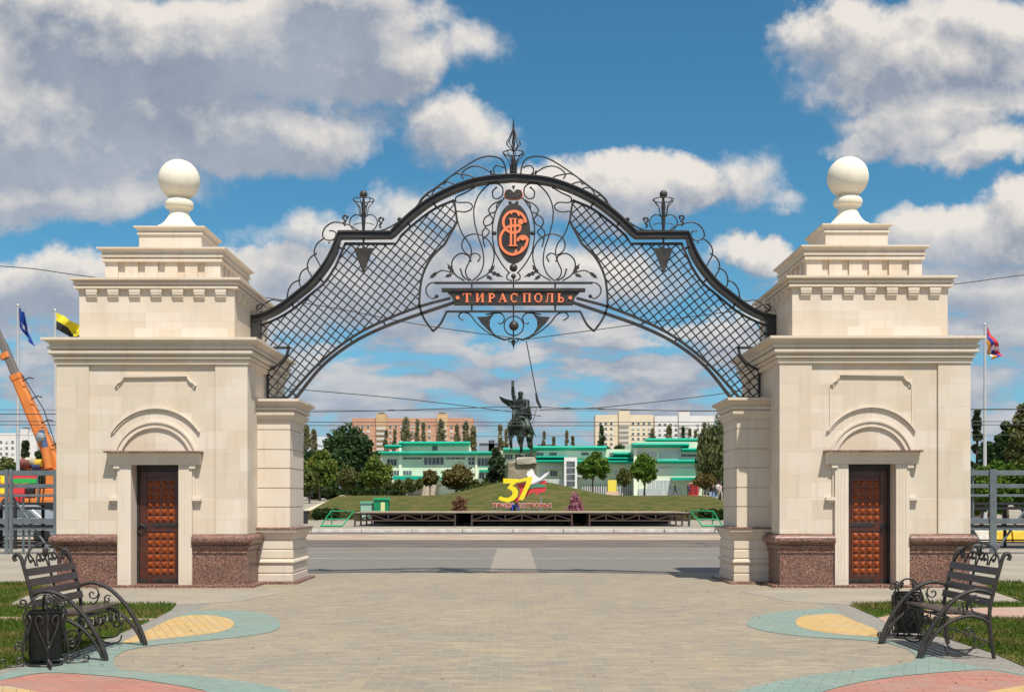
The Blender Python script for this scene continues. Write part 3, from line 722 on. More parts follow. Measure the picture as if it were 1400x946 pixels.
# ================================================================== WROUGHT IRON ARCH
YG = 22.6
gate = thing('iron_arch', (0, YG, 0), 'black wrought iron lattice arch with scrolls and an orange lettered sign spanning the two towers', 'arch')
def g2(p, mir=False):
    x = 1404-p[0] if mir else p[0]
    return ((x-HX)*YG/F, EYE+(HY-p[1])*YG/F)
PXM = YG/F
def g3(p, mir=False, y=YG): a = g2(p, mir); return Vector((a[0], y, a[1]))
SD = (False, True)
def curve2(pts, n=6): return [(v.x, v.y) for v in catmull([(a, b, 0) for a, b in pts], n)]
up = [(345, 436.5), (362, 432), (384, 421), (410, 401.5), (428, 386), (447, 362), (459, 340)]
up2 = [(535, 321.5), (551, 306), (568, 291), (594, 272.5), (628, 256.5), (660, 247.5), (702, 243.5)]
main = curve2(up)[:-1]+[(464.5, 321.5)]+curve2(up2)
for nm, dy, w, dep in (('arch_rail', 0, 8.6, .075), ):
    mb = MB()
    full = main+[(1404-x, y) for x, y in main[::-1][1:]]
    P2 = [g2(p) for p in full]
    mb.band(P2, w*PXM*.62, YG-dep, YG+dep)                       # web
    off = lambda pts, d: [(x, y+d) for x, y in pts]
    def offn(pts, d):
        o_ = []
        for i in range(len(pts)):
            a, b = Vector(pts[max(i-1, 0)]), Vector(pts[min(i+1, len(pts)-1)]); t = (b-a).normalized(); o_.append((pts[i][0]-t.y*d, pts[i][1]+t.x*d))
        return o_
    mb.band(offn(P2, 3.6*PXM), .028, YG-dep-.035, YG+dep+.035)
    mb.band(offn(P2, -3.6*PXM), .028, YG-dep-.035, YG+dep+.035)
    mb.build(nm, IRON, gate)
inner_top = curve2([(354, 446), (372, 439), (396, 426), (422, 405), (444, 386), (459, 364)])+[(472, 333.5), (541.5, 333.5)]+curve2([(549, 322), (568, 305), (594, 286), (621, 274)])
inner_side = [(621, 274), (625, 303), (608, 334)]+curve2([(608, 334), (590, 352), (578, 376), (574, 400), (574, 419), (580, 436), (592, 453)])
low_rail = curve2([(616, 407.6), (573, 419.5), (525.6, 438), (480.6, 461.7), (435.7, 497.4), (394, 543)])
low_rail2 = curve2([(620, 414), (578.4, 428), (528, 446), (483, 468), (441, 500), (403, 546)])
brace = [(374, 475.5), (395, 475.5)]+curve2([(395, 475.5), (391, 487), (380, 499), (366.5, 506)])+[(366, 507), (366, 543.5), (394, 543.5)]
shield = curve2([(592, 453), (602, 443), (611, 425.5)])
for mir in SD:
    for pts, nm, w in ((inner_top, 'inner_rail', 2.6), (inner_side, 'inner_rail', 2.8), (low_rail, 'lower_rail', 3.2), (low_rail2, 'lower_rail', 4.0), (brace, 'bracket', 3.2), (shield, 'shield_bar', 2.6)):
        mb = MB(); mb.band([g2(p, mir) for p in pts], w*PXM, YG-.03, YG+.03); mb.build(nm, IRON, gate)
    mb = MB(); a, b = g2((345, 434), mir), g2((357, 463), mir)
    mb.box(min(a[0], b[0]), max(a[0], b[0]), YG-.10, YG+.10, b[1], a[1]-.06); mb.build('end_post', IRON, gate)
    for (a, b) in (((592, 276), (597, 285)), ((556, 302), (561.5, 311)), ((497, 325), (497, 333)), ((462, 338), (470, 341)), ((436, 380), (443, 387)), ((399, 415), (403, 423)),
                   ((523.5, 438), (527, 446)), ((478, 462), (482.5, 469)), ((435, 497), (441, 503)), ((398, 534), (404, 541)), ((645, 387), (645, 395)), ((645, 417), (645, 425))):
        mb = MB(); mb.band([g2(a, mir), g2(b, mir)], 2.4*PXM, YG-.025, YG+.025); mb.build('strut', IRON, gate)
# lattice, clipped to the panel outline
lat = [(354, 446), (372, 439), (396, 426), (422, 405), (444, 386), (459, 364), (472, 333.5), (541.5, 333.5), (549, 322), (568, 305), (594, 286), (621, 274), (625, 303), (608, 334), (590, 352), (578, 376), (574, 400), (573, 419.5), (525.6, 438), (480.6, 461.7), (435.7, 497.4), (394, 543), (366, 543.5), (366, 507), (380, 499), (391, 487), (395, 475.5), (374, 475.5), (354, 462)]
def clip(o_, d_):
    ts = []
    for i in range(len(lat)):
        a, b = lat[i-1], lat[i]; ex, ey = b[0]-a[0], b[1]-a[1]; den_ = d_[0]*ey-d_[1]*ex
        if abs(den_) < 1e-9: continue
        t = ((a[0]-o_[0])*ey-(a[1]-o_[1])*ex)/den_; u = ((a[0]-o_[0])*d_[1]-(a[1]-o_[1])*d_[0])/den_
        if 0 <= u < 1: ts.append(t)
    ts.sort(); return [(ts[i], ts[i+1]) for i in range(0, len(ts)-1, 2)]
an = math.atan(.80)
for mir in SD:
    mb = MB()
    for (d_, yy) in (((math.cos(an), math.sin(an)), YG-.011), ((math.sin(an), -math.cos(an)), YG+.011)):
        nrm = (-d_[1], d_[0])
        for i in range(-60, 61):
            o_ = (500+nrm[0]*i*9.45, 400+nrm[1]*i*9.45)
            for (t0, t1) in clip(o_, d_):
                if t1-t0 < 1: continue
                mb.tube([g3((o_[0]+d_[0]*t0, o_[1]+d_[1]*t0), mir, yy), g3((o_[0]+d_[0]*t1, o_[1]+d_[1]*t1), mir, yy)], .0125, 4)
    mb.build('lattice', IRON, gate)
    # pendant triangle
    mb = MB(); mb.prism([g2(p, mir) for p in ((484, 340), (511, 340), (497, 376))], YG-.055, YG-.03); mb.band([g2((497, 333), mir), g2((497, 342), mir)], .03, YG-.05, YG-.02)
    mb.build('pendant', IRON_B, gate)
# scrollwork
crest = [
 [(692, 237), (690.6, 228), (685, 218), (671, 214), (655, 217), (634, 229), (607.5, 248), (581, 269), (562.5, 290), (541, 306), (525.5, 314), (512, 317)],
 [(688, 229), (683, 227), (678, 227), (674.5, 232), (676, 237), (678, 239)],
 [(682, 241), (671, 236), (659, 229), (647, 227.5), (636.5, 232), (631, 239), (634, 245)],
 [(673, 246), (671, 236)], [(651, 246), (644, 241), (631, 238.5), (623, 238), (613, 244), (607, 253)],
 [(629, 256), (622, 252), (611, 249), (602, 253), (594, 260), (590, 267)],
 [(613, 263), (607, 258), (598, 257), (586, 263), (577, 271), (573, 277)],
 [(596, 273), (588, 268), (580, 269), (575, 277)],
 [(488.6, 315), (480, 309), (472.7, 306.5), (457, 304), (445, 311), (441, 322), (446, 328), (455.5, 328), (459.5, 321), (457, 316.5), (450, 315.5)],
 [(443, 326), (435, 332), (430.4, 340), (430, 348), (435, 358), (439, 366), (440, 371)],
 [(432, 347), (424, 353), (420.5, 361), (421, 369), (426, 378), (427.5, 386)],
 [(421, 366), (413, 371), (409.5, 379), (409, 386), (412, 395), (412, 400)],
 [(409.5, 383), (401, 387), (395, 395), (393, 404), (392, 412)],
 [(384, 420), (389, 416), (386, 412), (379, 411), (372, 410), (364, 414), (358, 419), (353, 424)],
 [(376, 421), (368, 420), (362, 416), (356, 416), (351, 420), (353, 425), (358, 426)]]
centre = [
 [(648, 257), (636, 264), (625, 269), (622.7, 273), (626, 277), (640, 277), (645.7, 281.5), (643.6, 287), (635, 290), (624.6, 289.6), (625.3, 301), (631.4, 318.8), (642, 334.5), (644.5, 346.7), (641, 359), (636.6, 369.4), (638.4, 378), (645.4, 384)],
 [(678.5, 256.8), (673.5, 262), (674.5, 270), (681, 271.8), (687, 266.4), (686.4, 256), (677, 250.7), (666.3, 254), (654, 268), (648, 285.6), (648.9, 304.8), (654, 324), (660, 343), (661, 360.7), (655.8, 374.6), (646, 384)],
 [(654, 357), (656.5, 351), (650.6, 346.3), (641.9, 348.4), (634, 343), (631.4, 334.5), (636.6, 324), (650.6, 320), (664.6, 325.8), (674, 339.7), (675, 355.4), (668, 372.9), (650.6, 384)],
 [(643.6, 357), (640, 349.5), (629.7, 346.7), (620, 353.7), (617.5, 364), (622.7, 376), (635, 384)],
 [(629.7, 368.5), (633, 378), (642, 384)],
 [(684, 275), (674, 279.5), (668, 287), (669.5, 293), (663, 298), (661, 305), (663.5, 311), (659.5, 317), (660, 324), (661, 331), (663, 338)],
 [(686, 274), (679.5, 280), (678, 289), (670, 293), (674, 300), (670.5, 307), (663.5, 310), (669, 317), (665, 323), (660, 328)],
 [(620, 374), (612, 371), (604, 370), (596, 374), (589, 378)],
 [(589.5, 272), (689.5, 271)] if False else [(689.5, 271), (682, 281), (676.5, 293), (673, 316), (675.8, 341), (680, 351), (687.5, 363), (696, 373)],
 [(696, 373), (693, 377), (694, 382), (700, 384)],
 [(600, 387), (590, 386.8), (583, 393), (583.5, 402), (590.6, 408), (597, 406)]]
under = [
 [(634, 438), (630, 436), (627, 432.5), (630, 428), (636, 427.3), (643, 430.5), (651, 440.8), (663.5, 451.8), (677, 460), (689.7, 464), (702, 462.5)],
 [(664, 430), (676, 428.2), (684.5, 428.3), (689.3, 434), (688, 440.5), (683.5, 442.5), (681, 441)]]
for nm, cs, r in (('crest_scroll', crest, .0145), ('centre_scroll', centre, .0145), ('under_scroll', under, .0145)):
    for mir in SD:
        mb = MB()
        for c_ in cs:
            q = catmull([g3(p, mir) for p in c_], 7); mb.tube(q, r, 6)
            if nm != 'under_scroll': mb.ball(q[0], r*1.5, 6)
        if nm == 'centre_scroll':
            mb.ball(g3((597, 405), mir), .038, 10); mb.ball(g3((676, 319), mir), .042, 10)
            # acanthus leaves
            for (a, b, w) in (((620, 374), (611, 360), 3.2), ((618, 375), (608, 379), 3.0), ((596, 374), (587, 381), 3.2), ((598, 373), (592, 376), 2.4), ((668, 374), (677, 362), 3.2), ((671, 372), (688, 379), 3.2), ((665, 377), (674, 383), 3.0)):
                A, Bq = Vector(g2(a, mir)), Vector(g2(b, mir)); d_ = Bq-A; n_ = Vector((-d_.y, d_.x)).normalized()*w*PXM
                mb.prism([tuple(A), tuple(A+d_*.3+n_), tuple(A+d_*.42+n_*.5), tuple(A+d_*.62+n_*.95), tuple(A+d_*.72+n_*.4), tuple(Bq), tuple(A+d_*.7-n_*.45), tuple(A+d_*.6-n_*.9), tuple(A+d_*.4-n_*.5), tuple(A+d_*.28-n_)], YG-.012, YG+.012)
        if nm == 'crest_scroll':
            mb.ball(g3((546, 300), mir), .042, 10); mb.ball(g3((671, 235), mir), .026, 8); mb.ball(g3((450, 332), mir), .02, 8)
            for p in ((472, 300), (521, 303)):
                q = [(p[0]+a, p[1]+b) for a, b in ((0, 9), (-2, 5), (1, 2), (-3, -1), (-1, -5), (3, -4), (2, 0))]
                mb.tube(catmull([g3(z_, mir) for z_ in q], 4), [.02]*24+[.012], 6)
        if nm == 'under_scroll':
            mb.prism([g2(p, mir) for p in ((652, 433.5), (665, 433), (676, 428.5), (670, 437), (669.5, 446), (674, 455), (681, 460), (689.7, 463.5), (699, 462), (690, 466), (680, 462.5), (668, 452), (658, 442))], YG-.02, YG+.02)
        mb.build(nm, IRON, gate, smooth='auto')
# horizontal bars, sign
mb = MB()
mb.band([g2((594, 387)), g2((810, 387))], 2.8*PXM, YG-.03, YG+.03); mb.band([g2((611, 426)), g2((793, 426))], 2.4*PXM, YG-.03, YG+.03)
mb.tube([g3((702, 376)), g3((702, 466))], .014, 6)
mb.build('cross_bar', IRON, gate)
mb = MB(); mb.prism([g2(p) for p in ((604, 394.8), (800, 394.8), (800, 399.4), (604, 399.4))], YG-.09, YG+.06)
mb.prism([g2(p) for p in ((611, 399.4), (793, 399.4), (786, 407), (783, 417.6), (621, 417.6), (618, 407))], YG-.06, YG+.04)
board = mb.build('sign_board', IRON_B, gate, bevel=.004)
def glyph(mb, ch, x0, z0, h, ya, yb):
    T, t, S = .23*h, .085*h, .075*h
    kk = [0]
    def dy(): kk[0] += 1; return .0012*kk[0]
    def rc(a, b, c, d): mb.prism([(x0+a*h, z0+c*h), (x0+b*h, z0+c*h), (x0+b*h, z0+d*h), (x0+a*h, z0+d*h)], ya-dy(), yb)
    def st(pts, w): mb.band([(x0+a*h, z0+b*h) for a, b in pts], w, ya-dy(), yb)
    def serif(xc, w=.36): rc(xc-w/2, xc+w/2, 0, .07); 
    def serift(xc, w=.36): rc(xc-w/2, xc+w/2, .93, 1)
    if ch == 'Т': rc(.36, .58, .07, .93); serif(.47, .42); rc(.02, .92, .93, 1); rc(.02, .09, .72, .93); rc(.85, .92, .72, .93)
    elif ch == 'И': rc(.12, .33, .07, .93); rc(.72, .93, .07, .93); [serif(a) or serift(a) for a in (.225, .825)]; st([(.33, .15), (.72, .85)], t)
    elif ch == 'Р': rc(.12, .34, .07, .93); serif(.23, .42); rc(.04, .34, .93, 1); st([(.34, .96)]+[(.42+.27*math.sin(R(a)), .72+.24*math.cos(R(a))) for a in range(0, 181, 20)]+[(.34, .48)], t*1.6); rc(.60, .76, .58, .86)
    elif ch == 'А': st([(.14, .05), (.46, .95)], t); st([(.44, .97), (.80, .05)], T); serif(.13, .26); serif(.80, .36); rc(.26, .62, .30, .37)
    elif ch == 'С': st([(.47+.36*math.cos(R(a)), .5+.46*math.sin(R(a))) for a in range(45, 316, 15)], t*1.5); rc(.06, .24, .27, .73); rc(.74, .82, .66, .98)
    elif ch == 'П': rc(.12, .33, .07, .93); rc(.69, .90, .07, .93); serif(.225); serif(.795); rc(.02, 1.0, .93, 1)
    elif ch == 'О': mb.band([(x0+(.48+.37*math.cos(R(a)))*h, z0+(.5+.46*math.sin(R(a)))*h) for a in range(0, 360, 15)], t*1.5, ya-dy(), yb, closed=True); rc(.04, .23, .27, .73); rc(.73, .92, .27, .73)
    elif ch == 'Л': st([(.06, .09), (.16, .05), (.22, .2), (.34, .93)], t*1.3); rc(.66, .88, .07, .93); serif(.77); rc(.22, .98, .93, 1)
    elif ch == 'Ь': rc(.14, .36, .07, .93); serift(.25, .42); rc(.04, .36, .0, .07); st([(.36, .52)]+[(.46+.26*math.sin(R(a)), .28+.24*math.cos(R(a))) for a in range(0, 181, 20)]+[(.34, .04)], t*1.6); rc(.63, .79, .15, .41)
hz_ = 12.2*PXM; zb = g2((0, 414.2))[1]
for ch, cx_ in zip('ТИРАСПОЛЬ', (638.8, 655.7, 673, 687.4, 703.3, 720, 735.8, 751, 767)):
    mb = MB(); glyph(mb, ch, g2((cx_, 0))[0]-.48*hz_, zb, hz_, YG-.072, YG-.0595); mb.build('letter', ORANGE, board)
for cx_ in (626, 779.4):
    c_ = g2((cx_, 408)); mb = MB(); mb.prism([(c_[0]+2.5*PXM*math.cos(a), c_[1]+2.5*PXM*math.sin(a)) for a in [i*math.pi/8 for i in range(16)]], YG-.08, YG-.0595); mb.build('dot', ORANGE, board)
# medallion
ex = [(702.2+23*math.cos(a), 319.9+40.8*math.sin(a)) for a in [i*math.pi/28 for i in range(56)]]
mb = MB(); mb.prism([g2(p) for p in ex], YG-.05, YG+.02); med = mb.build('medallion', IRON_B, gate)
e = lambda a, b: g2((660+a/7.28, 245+b/7.28))
mb = MB(); ya, yb = YG-.068, YG-.0495
s1 = [(428, 435), (410, 385), (370, 345), (320, 328), (262, 340), (218, 385), (205, 445), (225, 500), (262, 530), (310, 540), (355, 528), (374, 500)]
s2 = [(374, 500), (368, 472), (330, 470), (262, 480), (205, 525), (175, 590), (182, 670), (220, 725), (280, 755), (340, 748), (395, 715), (430, 665), (446, 610)]
s3 = [(446, 610), (425, 580), (385, 578), (355, 600), (350, 625)]
mb.band([e(*p) for p in curve2(s1)], 3.5*PXM, ya, yb); mb.band([e(*p) for p in curve2(s2)], 3.5*PXM, ya-.002, yb); mb.band([e(*p) for p in curve2(s3)], 3.2*PXM, ya+.002, yb)
for x in (281, 321):
    mb.prism([e(x-11, 402), e(x+11, 402), e(x+11, 672), e(x-11, 672)], ya-.005, yb-.001); 
mb.prism([e(258, 398), e(345, 398), e(345, 408), e(258, 408)], ya-.007, yb); mb.prism([e(258, 664), e(345, 664), e(345, 675), e(258, 675)], ya-.007, yb)
c_ = e(378, 432); mb.prism([(c_[0]+3.9*PXM*math.cos(a), c_[1]+3.9*PXM*math.sin(a)) for a in [i*math.pi/8 for i in range(16)]], ya-.004, yb)
c_ = e(400, 598); mb.prism([(c_[0]+4.2*PXM*math.cos(a), c_[1]+2.8*PXM*math.sin(a)) for a in [i*math.pi/8 for i in range(16)]], ya-.004, yb)
for tri in (((410, 440), (436, 442), (418, 400)), ((440, 600), (462, 600), (440, 640)), ((335, 345), (375, 345), (360, 385)), ((300, 330), (262, 335), (290, 365)), ((345, 740), (310, 735), (335, 700)), ((400, 720), (370, 715), (395, 670))):
    mb.prism([e(*p) for p in tri], ya-.001, yb)
mb.build('monogram', ORANGE, med)
cr = [(-28, 12), (-30, 4), (-25, -5), (-14, -8), (-5, -5), (0, 0), (5, -5), (14, -8), (25, -5), (30, 4), (28, 12), (16, 16), (0, 17), (-16, 16)]
crp = lambda k_: [e(306+x*3.2*k_, 141+y*4.3*k_) for x, y in cr]
mb = MB(); mb.prism(crp(1.0), YG-.045, YG+.0); crown = mb.build('crown', ORANGE, gate)
mb = MB(); mb.prism(crp(.93), YG-.055, YG-.044); mb.prism([e(300, 108), e(312, 108), e(316, 92), e(322, 72), e(290, 72), e(296, 92)], YG-.045, YG-.02)
for x in (272, 340): mb.ball(g3((660+x/7.28, 277.5)), .034, 10)
mb.build('crown_cap', IRON_B, crown)
PEARL = mat('grey_pearl', (.28, .24, .2), .5); rnd = random.Random(3)
for i in range(22):
    a = rnd.uniform(-24, 24); b_ = rnd.uniform(-3, 12)
    if abs(a) < 4 and b_ < 2: continue
    x, z = e(306+a*2.6, 143+b_*3.5); mb = MB(); mb.ball((x, YG-.058, z), .008, 5); mb.build('pearl', PEARL, crown)
for p, r in (((702, 366.6), .078), ((702, 378), .05), ((702.5, 445.6), .095)):
    mb = MB(); mb.ball(g3(p, y=YG-.02), r, 16); mb.build('boss', IRON_B, gate, smooth=True)
mb = MB()
ring = [g3((702.5+13.2*math.cos(a), 445.6+13.2*math.sin(a))) for a in [i*math.pi/16 for i in range(32)]]; mb.tube(ring, .012, 6, closed=True)
mb.lathe([(.001, -.17), (.02, -.08), (.045, -.05), (.02, -.03), (.05, .0), (.02, .02)], g3((702, 466)), 10)
for q in (-1, 1): mb.tube(catmull([g3((702, 466)), g3((702+q*4, 468)), g3((702+q*7, 464.5)), g3((702+q*5, 462.5))], 4), .01, 5)
mb.build('drop_finial', IRON, gate, smooth='auto')
# spire
c0 = g2((702, 240)); mb = MB(); c3 = (0, YG, c0[1])
px_ = PXM
mb.lathe([(.062, 0), (.062, .05), (.075, .06), (.075, .075), (.05, .085), (.035, .10)], c3, 12)
mb.lathe([(.05, .10), (.06, .16), (.045, .23), (.05, .28), (.03, .34), (.014, .38), (.014, .45)], c3, 8)
zr = Z(209.5, YG)-c0[1]
mb.tube([(14*px_*math.cos(a), YG+14*px_*math.sin(a), c0[1]+zr) for a in [i*math.pi/12 for i in range(24)]], .011, 5, closed=True)
for i in range(8):
    a = i*math.pi/4+.2; ca, sa = math.cos(a), math.sin(a)
    mb.tube(catmull([(ca*.065, YG+sa*.065, c0[1]+.09), (ca*.07, YG+sa*.07, c0[1]+.22), (ca*.13, YG+sa*.13, c0[1]+.33), (ca*.197, YG+sa*.197, c0[1]+zr-.03), (ca*.197, YG+sa*.197, c0[1]+zr+.02)], 4), .009, 5)
    zz = lambda y_: Z(y_, YG)
    mb.tube(catmull([(ca*.02, YG+sa*.02, zz(207)), (ca*.08, YG+sa*.08, zz(202)), (ca*.14, YG+sa*.14, zz(196.5)), (ca*.075, YG+sa*.075, zz(188)), (ca*.02, YG+sa*.02, zz(178))], 5), .009, 5)
mb.lathe([(.035, 0), (.03, .03), (.016, .05), (.022, .08), (.004, .24)], (0, YG, Z(179, YG)), 8)
mb.tube([(0, YG, c0[1]+.3), (0, YG, Z(178, YG))], .014, 6)
mb.build('spire', IRON, gate, smooth='auto')
for mir in SD:
    x0 = g2((497, 0), mir)[0]; zb = Z(317.5, YG); mb = MB(); zz = lambda y_: Z(y_, YG)
    mb.tube([(x0, YG, zb), (x0, YG, zz(300)), (x0, YG, zz(290)), (x0, YG, zz(283)), (x0, YG, zz(272))], [.025, .04, .035, .045, .02], 8)
    mb.tube([(x0+.2*math.cos(a), YG+.2*math.sin(a), zz(273.5)) for a in [i*math.pi/12 for i in range(24)]], .01, 5, closed=True)
    for i in range(6):
        a = i*math.pi/3+.3; ca, sa = math.cos(a), math.sin(a)
        mb.tube(catmull([(x0+ca*.06, YG+sa*.06, zz(296)), (x0+ca*.085, YG+sa*.085, zz(289)), (x0+ca*.10, YG+sa*.10, zz(283)), (x0+ca*.185, YG+sa*.185, zz(276)), (x0+ca*.2, YG+sa*.2, zz(273.5))], 4), .009, 5)
    for q in (-1, 1):
        mb.tube(catmull([(x0+q*a*px_, YG, zz(b_)) for a, b_ in ((2, 297), (9, 293.5), (16, 297), (19, 305), (15, 313), (9, 317))], 5), .012, 6)
        mb.tube(catmull([(x0+q*a*px_, YG, zz(b_)) for a, b_ in ((1, 305), (6, 305.5), (10, 306), (14, 308))], 4), .009, 5)
    u_ = mb.build('urn_finial', IRON, gate, smooth='auto')
    mb = MB(); mb.ball((x0, YG, zz(266)), .078, 16); mb.build('ball', IRON_B, u_, smooth=True)
# ================================================================== PLANTS
def leaf_mat(name, c1, c2, c3=None):
    m_ = bpy.data.materials.new(name); m_.use_nodes = True; q = NT(m_.node_tree)
    b = q.n['Principled BSDF']; b.inputs['Roughness'].default_value = .7; b.inputs['Specular IOR Level'].default_value = .25
    g_ = q.new('ShaderNodeNewGeometry'); t = q.new('ShaderNodeTexCoord').outputs['Object']
    c_ = q.mix(g_.outputs['Random Per Island'], C4(c1), C4(c2))
    if c3: c_ = q.mix(q.ramp(q.noise(t, .45, 3, .6), .48, .66, 0, .8), c_, C4(c3))
    q.l.new(c_, b.inputs['Base Color'])
    tr = q.new('ShaderNodeBsdfTranslucent'); q.l.new(c_, tr.inputs[0]); ms = q.new('ShaderNodeMixShader'); ms.inputs[0].default_value = .28
    q.l.new(b.outputs[0], ms.inputs[1]); q.l.new(tr.outputs[0], ms.inputs[2]); q.l.new(ms.outputs[0], q.n['Material Output'].inputs[0])
    return m_
LM = dict(lime=leaf_mat('lime_leaves', (.085, .145, .022), (.17, .22, .04), (.22, .20, .04)),
          bright=leaf_mat('bright_leaves', (.06, .135, .015), (.13, .22, .03)),
          dark=leaf_mat('dark_leaves', (.025, .058, .020), (.065, .12, .035)),
          olive=leaf_mat('olive_leaves', (.085, .115, .03), (.16, .17, .055), (.15, .11, .045)),
          rust=leaf_mat('rusty_leaves', (.10, .10, .03), (.19, .13, .045), (.085, .13, .03)),
          poplar=leaf_mat('poplar_leaves', (.19, .20, .10), (.34, .32, .18), (.34, .25, .17)),
          willow=leaf_mat('willow_leaves', (.085, .11, .035), (.18, .20, .08)),
          pine=leaf_mat('pine_needles', (.03, .055, .024), (.075, .105, .045)),
          pink=leaf_mat('pink_blossom', (.36, .13, .19), (.55, .27, .33), (.20, .10, .07)),
          redleaf=leaf_mat('reddish_shrub', (.17, .06, .045), (.24, .13, .08), (.07, .09, .02)),
          hedge=leaf_mat('clipped_hedge', (.02, .045, .01), (.055, .09, .02)))
BARK = mat('bark', (.13, .105, .08), .9, col2=(.07, .055, .04), vscale=3)
def crown_mesh(name, kind, h, w, seed, size, n, m_, trunk):
    rnd = np.random.RandomState(seed); cl = []
    ch = h-trunk
    if kind == 'round':
        lob = [(rnd.normal(size=3), rnd.uniform(-.25, .22)) for _ in range(7)]
        for i in range(58):
            u = rnd.normal(size=3); u /= np.linalg.norm(u); r = rnd.uniform(.30, .84)*(1+sum(a_*max(0, float(np.dot(u, l_/np.linalg.norm(l_))))**3 for l_, a_ in lob))
            z = trunk+ch*.5+u[2]*ch*.5*r*(1 if u[2] > 0 else .9)
            wz = w*.5*(1 if u[2] < .2 else (1-.35*u[2]))
            cl.append((u[0]*wz*r, u[1]*wz*r, z, w*rnd.uniform(.085, .19)))
    elif kind == 'poplar':
        for i in range(46):
            t = rnd.uniform(0, 1); ww = w*.5*(math.sin(math.pi*min(1, .18+t*.85))**.7)*(.9+.3*rnd.rand()); a = rnd.uniform(0, 6.28); rr = rnd.uniform(.1, .85)*ww
            cl.append((math.cos(a)*rr, math.sin(a)*rr, trunk+ch*(.03+.92*t), w*.15*rnd.uniform(.6, 1.2)))
    elif kind == 'cone':
        for i in range(60):
            t = rnd.rand()**1.2; ww = w*.5*(1-t)**.75; a = rnd.uniform(0, 6.28); rr = ww*rnd.uniform(.35, .95)
            cl.append((math.cos(a)*rr, math.sin(a)*rr, trunk+ch*(.04+.92*t), w*.15*rnd.uniform(.6, 1.2)*(1.1-.5*t)))
    elif kind == 'willow':
        for i in range(70):
            a = rnd.uniform(0, 6.28); rr = rnd.uniform(.2, .95)*w*.5; top = trunk+ch*(.97-.35*(rr/(w*.5))**2)
            z = top-rnd.rand()**1.3*ch*.75; cl.append((math.cos(a)*rr, math.sin(a)*rr, z, w*.10*rnd.uniform(.7, 1.2)))
    elif kind == 'ball':
        for i in range(30):
            u = rnd.normal(size=3); u /= np.linalg.norm(u); cl.append((u[0]*w*.34, u[1]*w*.34, trunk+ch*.5+u[2]*ch*.33, w*.17))
    cl = np.array(cl); k_ = rnd.randint(0, len(cl), n); c_ = cl[k_]
    u = rnd.normal(size=(n, 3)); u /= np.linalg.norm(u, axis=1)[:, None]; rr = c_[:, 3]*rnd.uniform(.35, 1.0, n)**.5*(1+.25*rnd.normal(size=n).clip(-1, 1.4))
    st = np.array((1, 1, {'poplar': 2.2, 'willow': 2.6, 'cone': .7}.get(kind, .85)))
    P0 = c_[:, :3]+u*rr[:, None]*st
    P0[:, 2] = np.maximum(P0[:, 2], .04)
    a = rnd.normal(size=(n, 3)); a[:, 2] += 0; a /= np.linalg.norm(a, axis=1)[:, None]
    b = np.cross(a, rnd.normal(size=(n, 3))); b /= np.linalg.norm(b, axis=1)[:, None]
    s_ = (size*rnd.uniform(.6, 1.3, n))[:, None]
    if kind == 'willow': a = a*.5+np.array((0, 0, 1.2)); 
    s_ = s_*.85
    V = np.stack([P0-a*s_*.6-b*s_*.12, P0-a*s_*.1+b*s_*.42, P0+a*s_*.65, P0-a*s_*.05-b*s_*.42], 1)
    me = bpy.data.meshes.new(name); me.from_pydata(V.reshape(-1, 3).tolist(), [], np.arange(4*n).reshape(-1, 4).tolist()); me.materials.append(m_); me.update()
    return me, cl
def trunk_mb(kind, h, w, trunk, cl, seed):
    rnd = random.Random(seed); mb = MB(); r0 = max(.06, h*.022)
    top = trunk+(h-trunk)*(.85 if kind in ('poplar', 'cone') else .55)
    pts = [(0, 0, -.05)]+[(rnd.uniform(-1, 1)*h*.008*i, rnd.uniform(-1, 1)*h*.008*i, top*i/5) for i in range(1, 6)]
    mb.tube(pts, [r0*1.25, r0, r0*.85, r0*.65, r0*.45, r0*.2], 8)
    for i in range(9 if kind in ('round', 'willow') else 5):
        c_ = cl[rnd.randrange(len(cl))]; z0 = trunk*.75+rnd.random()*(top-trunk)*.6; 
        mb.tube(catmull([(0, 0, z0), (c_[0]*.45, c_[1]*.45, (z0+c_[2])/2), (c_[0]*.9, c_[1]*.9, c_[2])], 3), [r0*.45, r0*.42, r0*.38, r0*.3, r0*.24, r0*.18, r0*.1], 5)
    return mb
PROTO = {}
def plant(name, kind, mk, px, top, wpx, Y, label, cat, group, trunk=.22, n=2600, size=.3, seed=None, zb=None):
    x = X(px, Y); z0 = H(x, Y)-.02 if zb is None else zb
    h = Z(top, Y)-z0; w = wpx*Y/F
    key = (kind, mk, round(h/w, 0), n, trunk)
    o = thing(name, (x, Y, z0), label, cat, group)
    rnd = random.Random(int(px*7+top)); o.rotation_euler.z = rnd.uniform(0, 6.28)
    if key not in PROTO:
        me, cl = crown_mesh('crown', kind, h, w, len(PROTO)+11, size, int(n*1.45), LM[mk], trunk*h)
        tm = trunk_mb(kind, h, w, trunk*h, cl, len(PROTO)) if trunk > 0 else None
        c_ = bpy.data.objects.new('crown' if trunk > 0 else 'foliage', me); COL.objects.link(c_); c_.parent = o
        tr = tm.build('trunk', BARK, o, smooth=True, local=True) if tm else None
        PROTO[key] = (c_, tr, h, w)
    else:
        c0, t0, h0, w0 = PROTO[key]
        for q in (c0, t0):
            if q is None: continue
            c_ = q.copy(); COL.objects.link(c_); c_.parent = o
        o.scale = (w/w0, w/w0, h/h0)
    return o
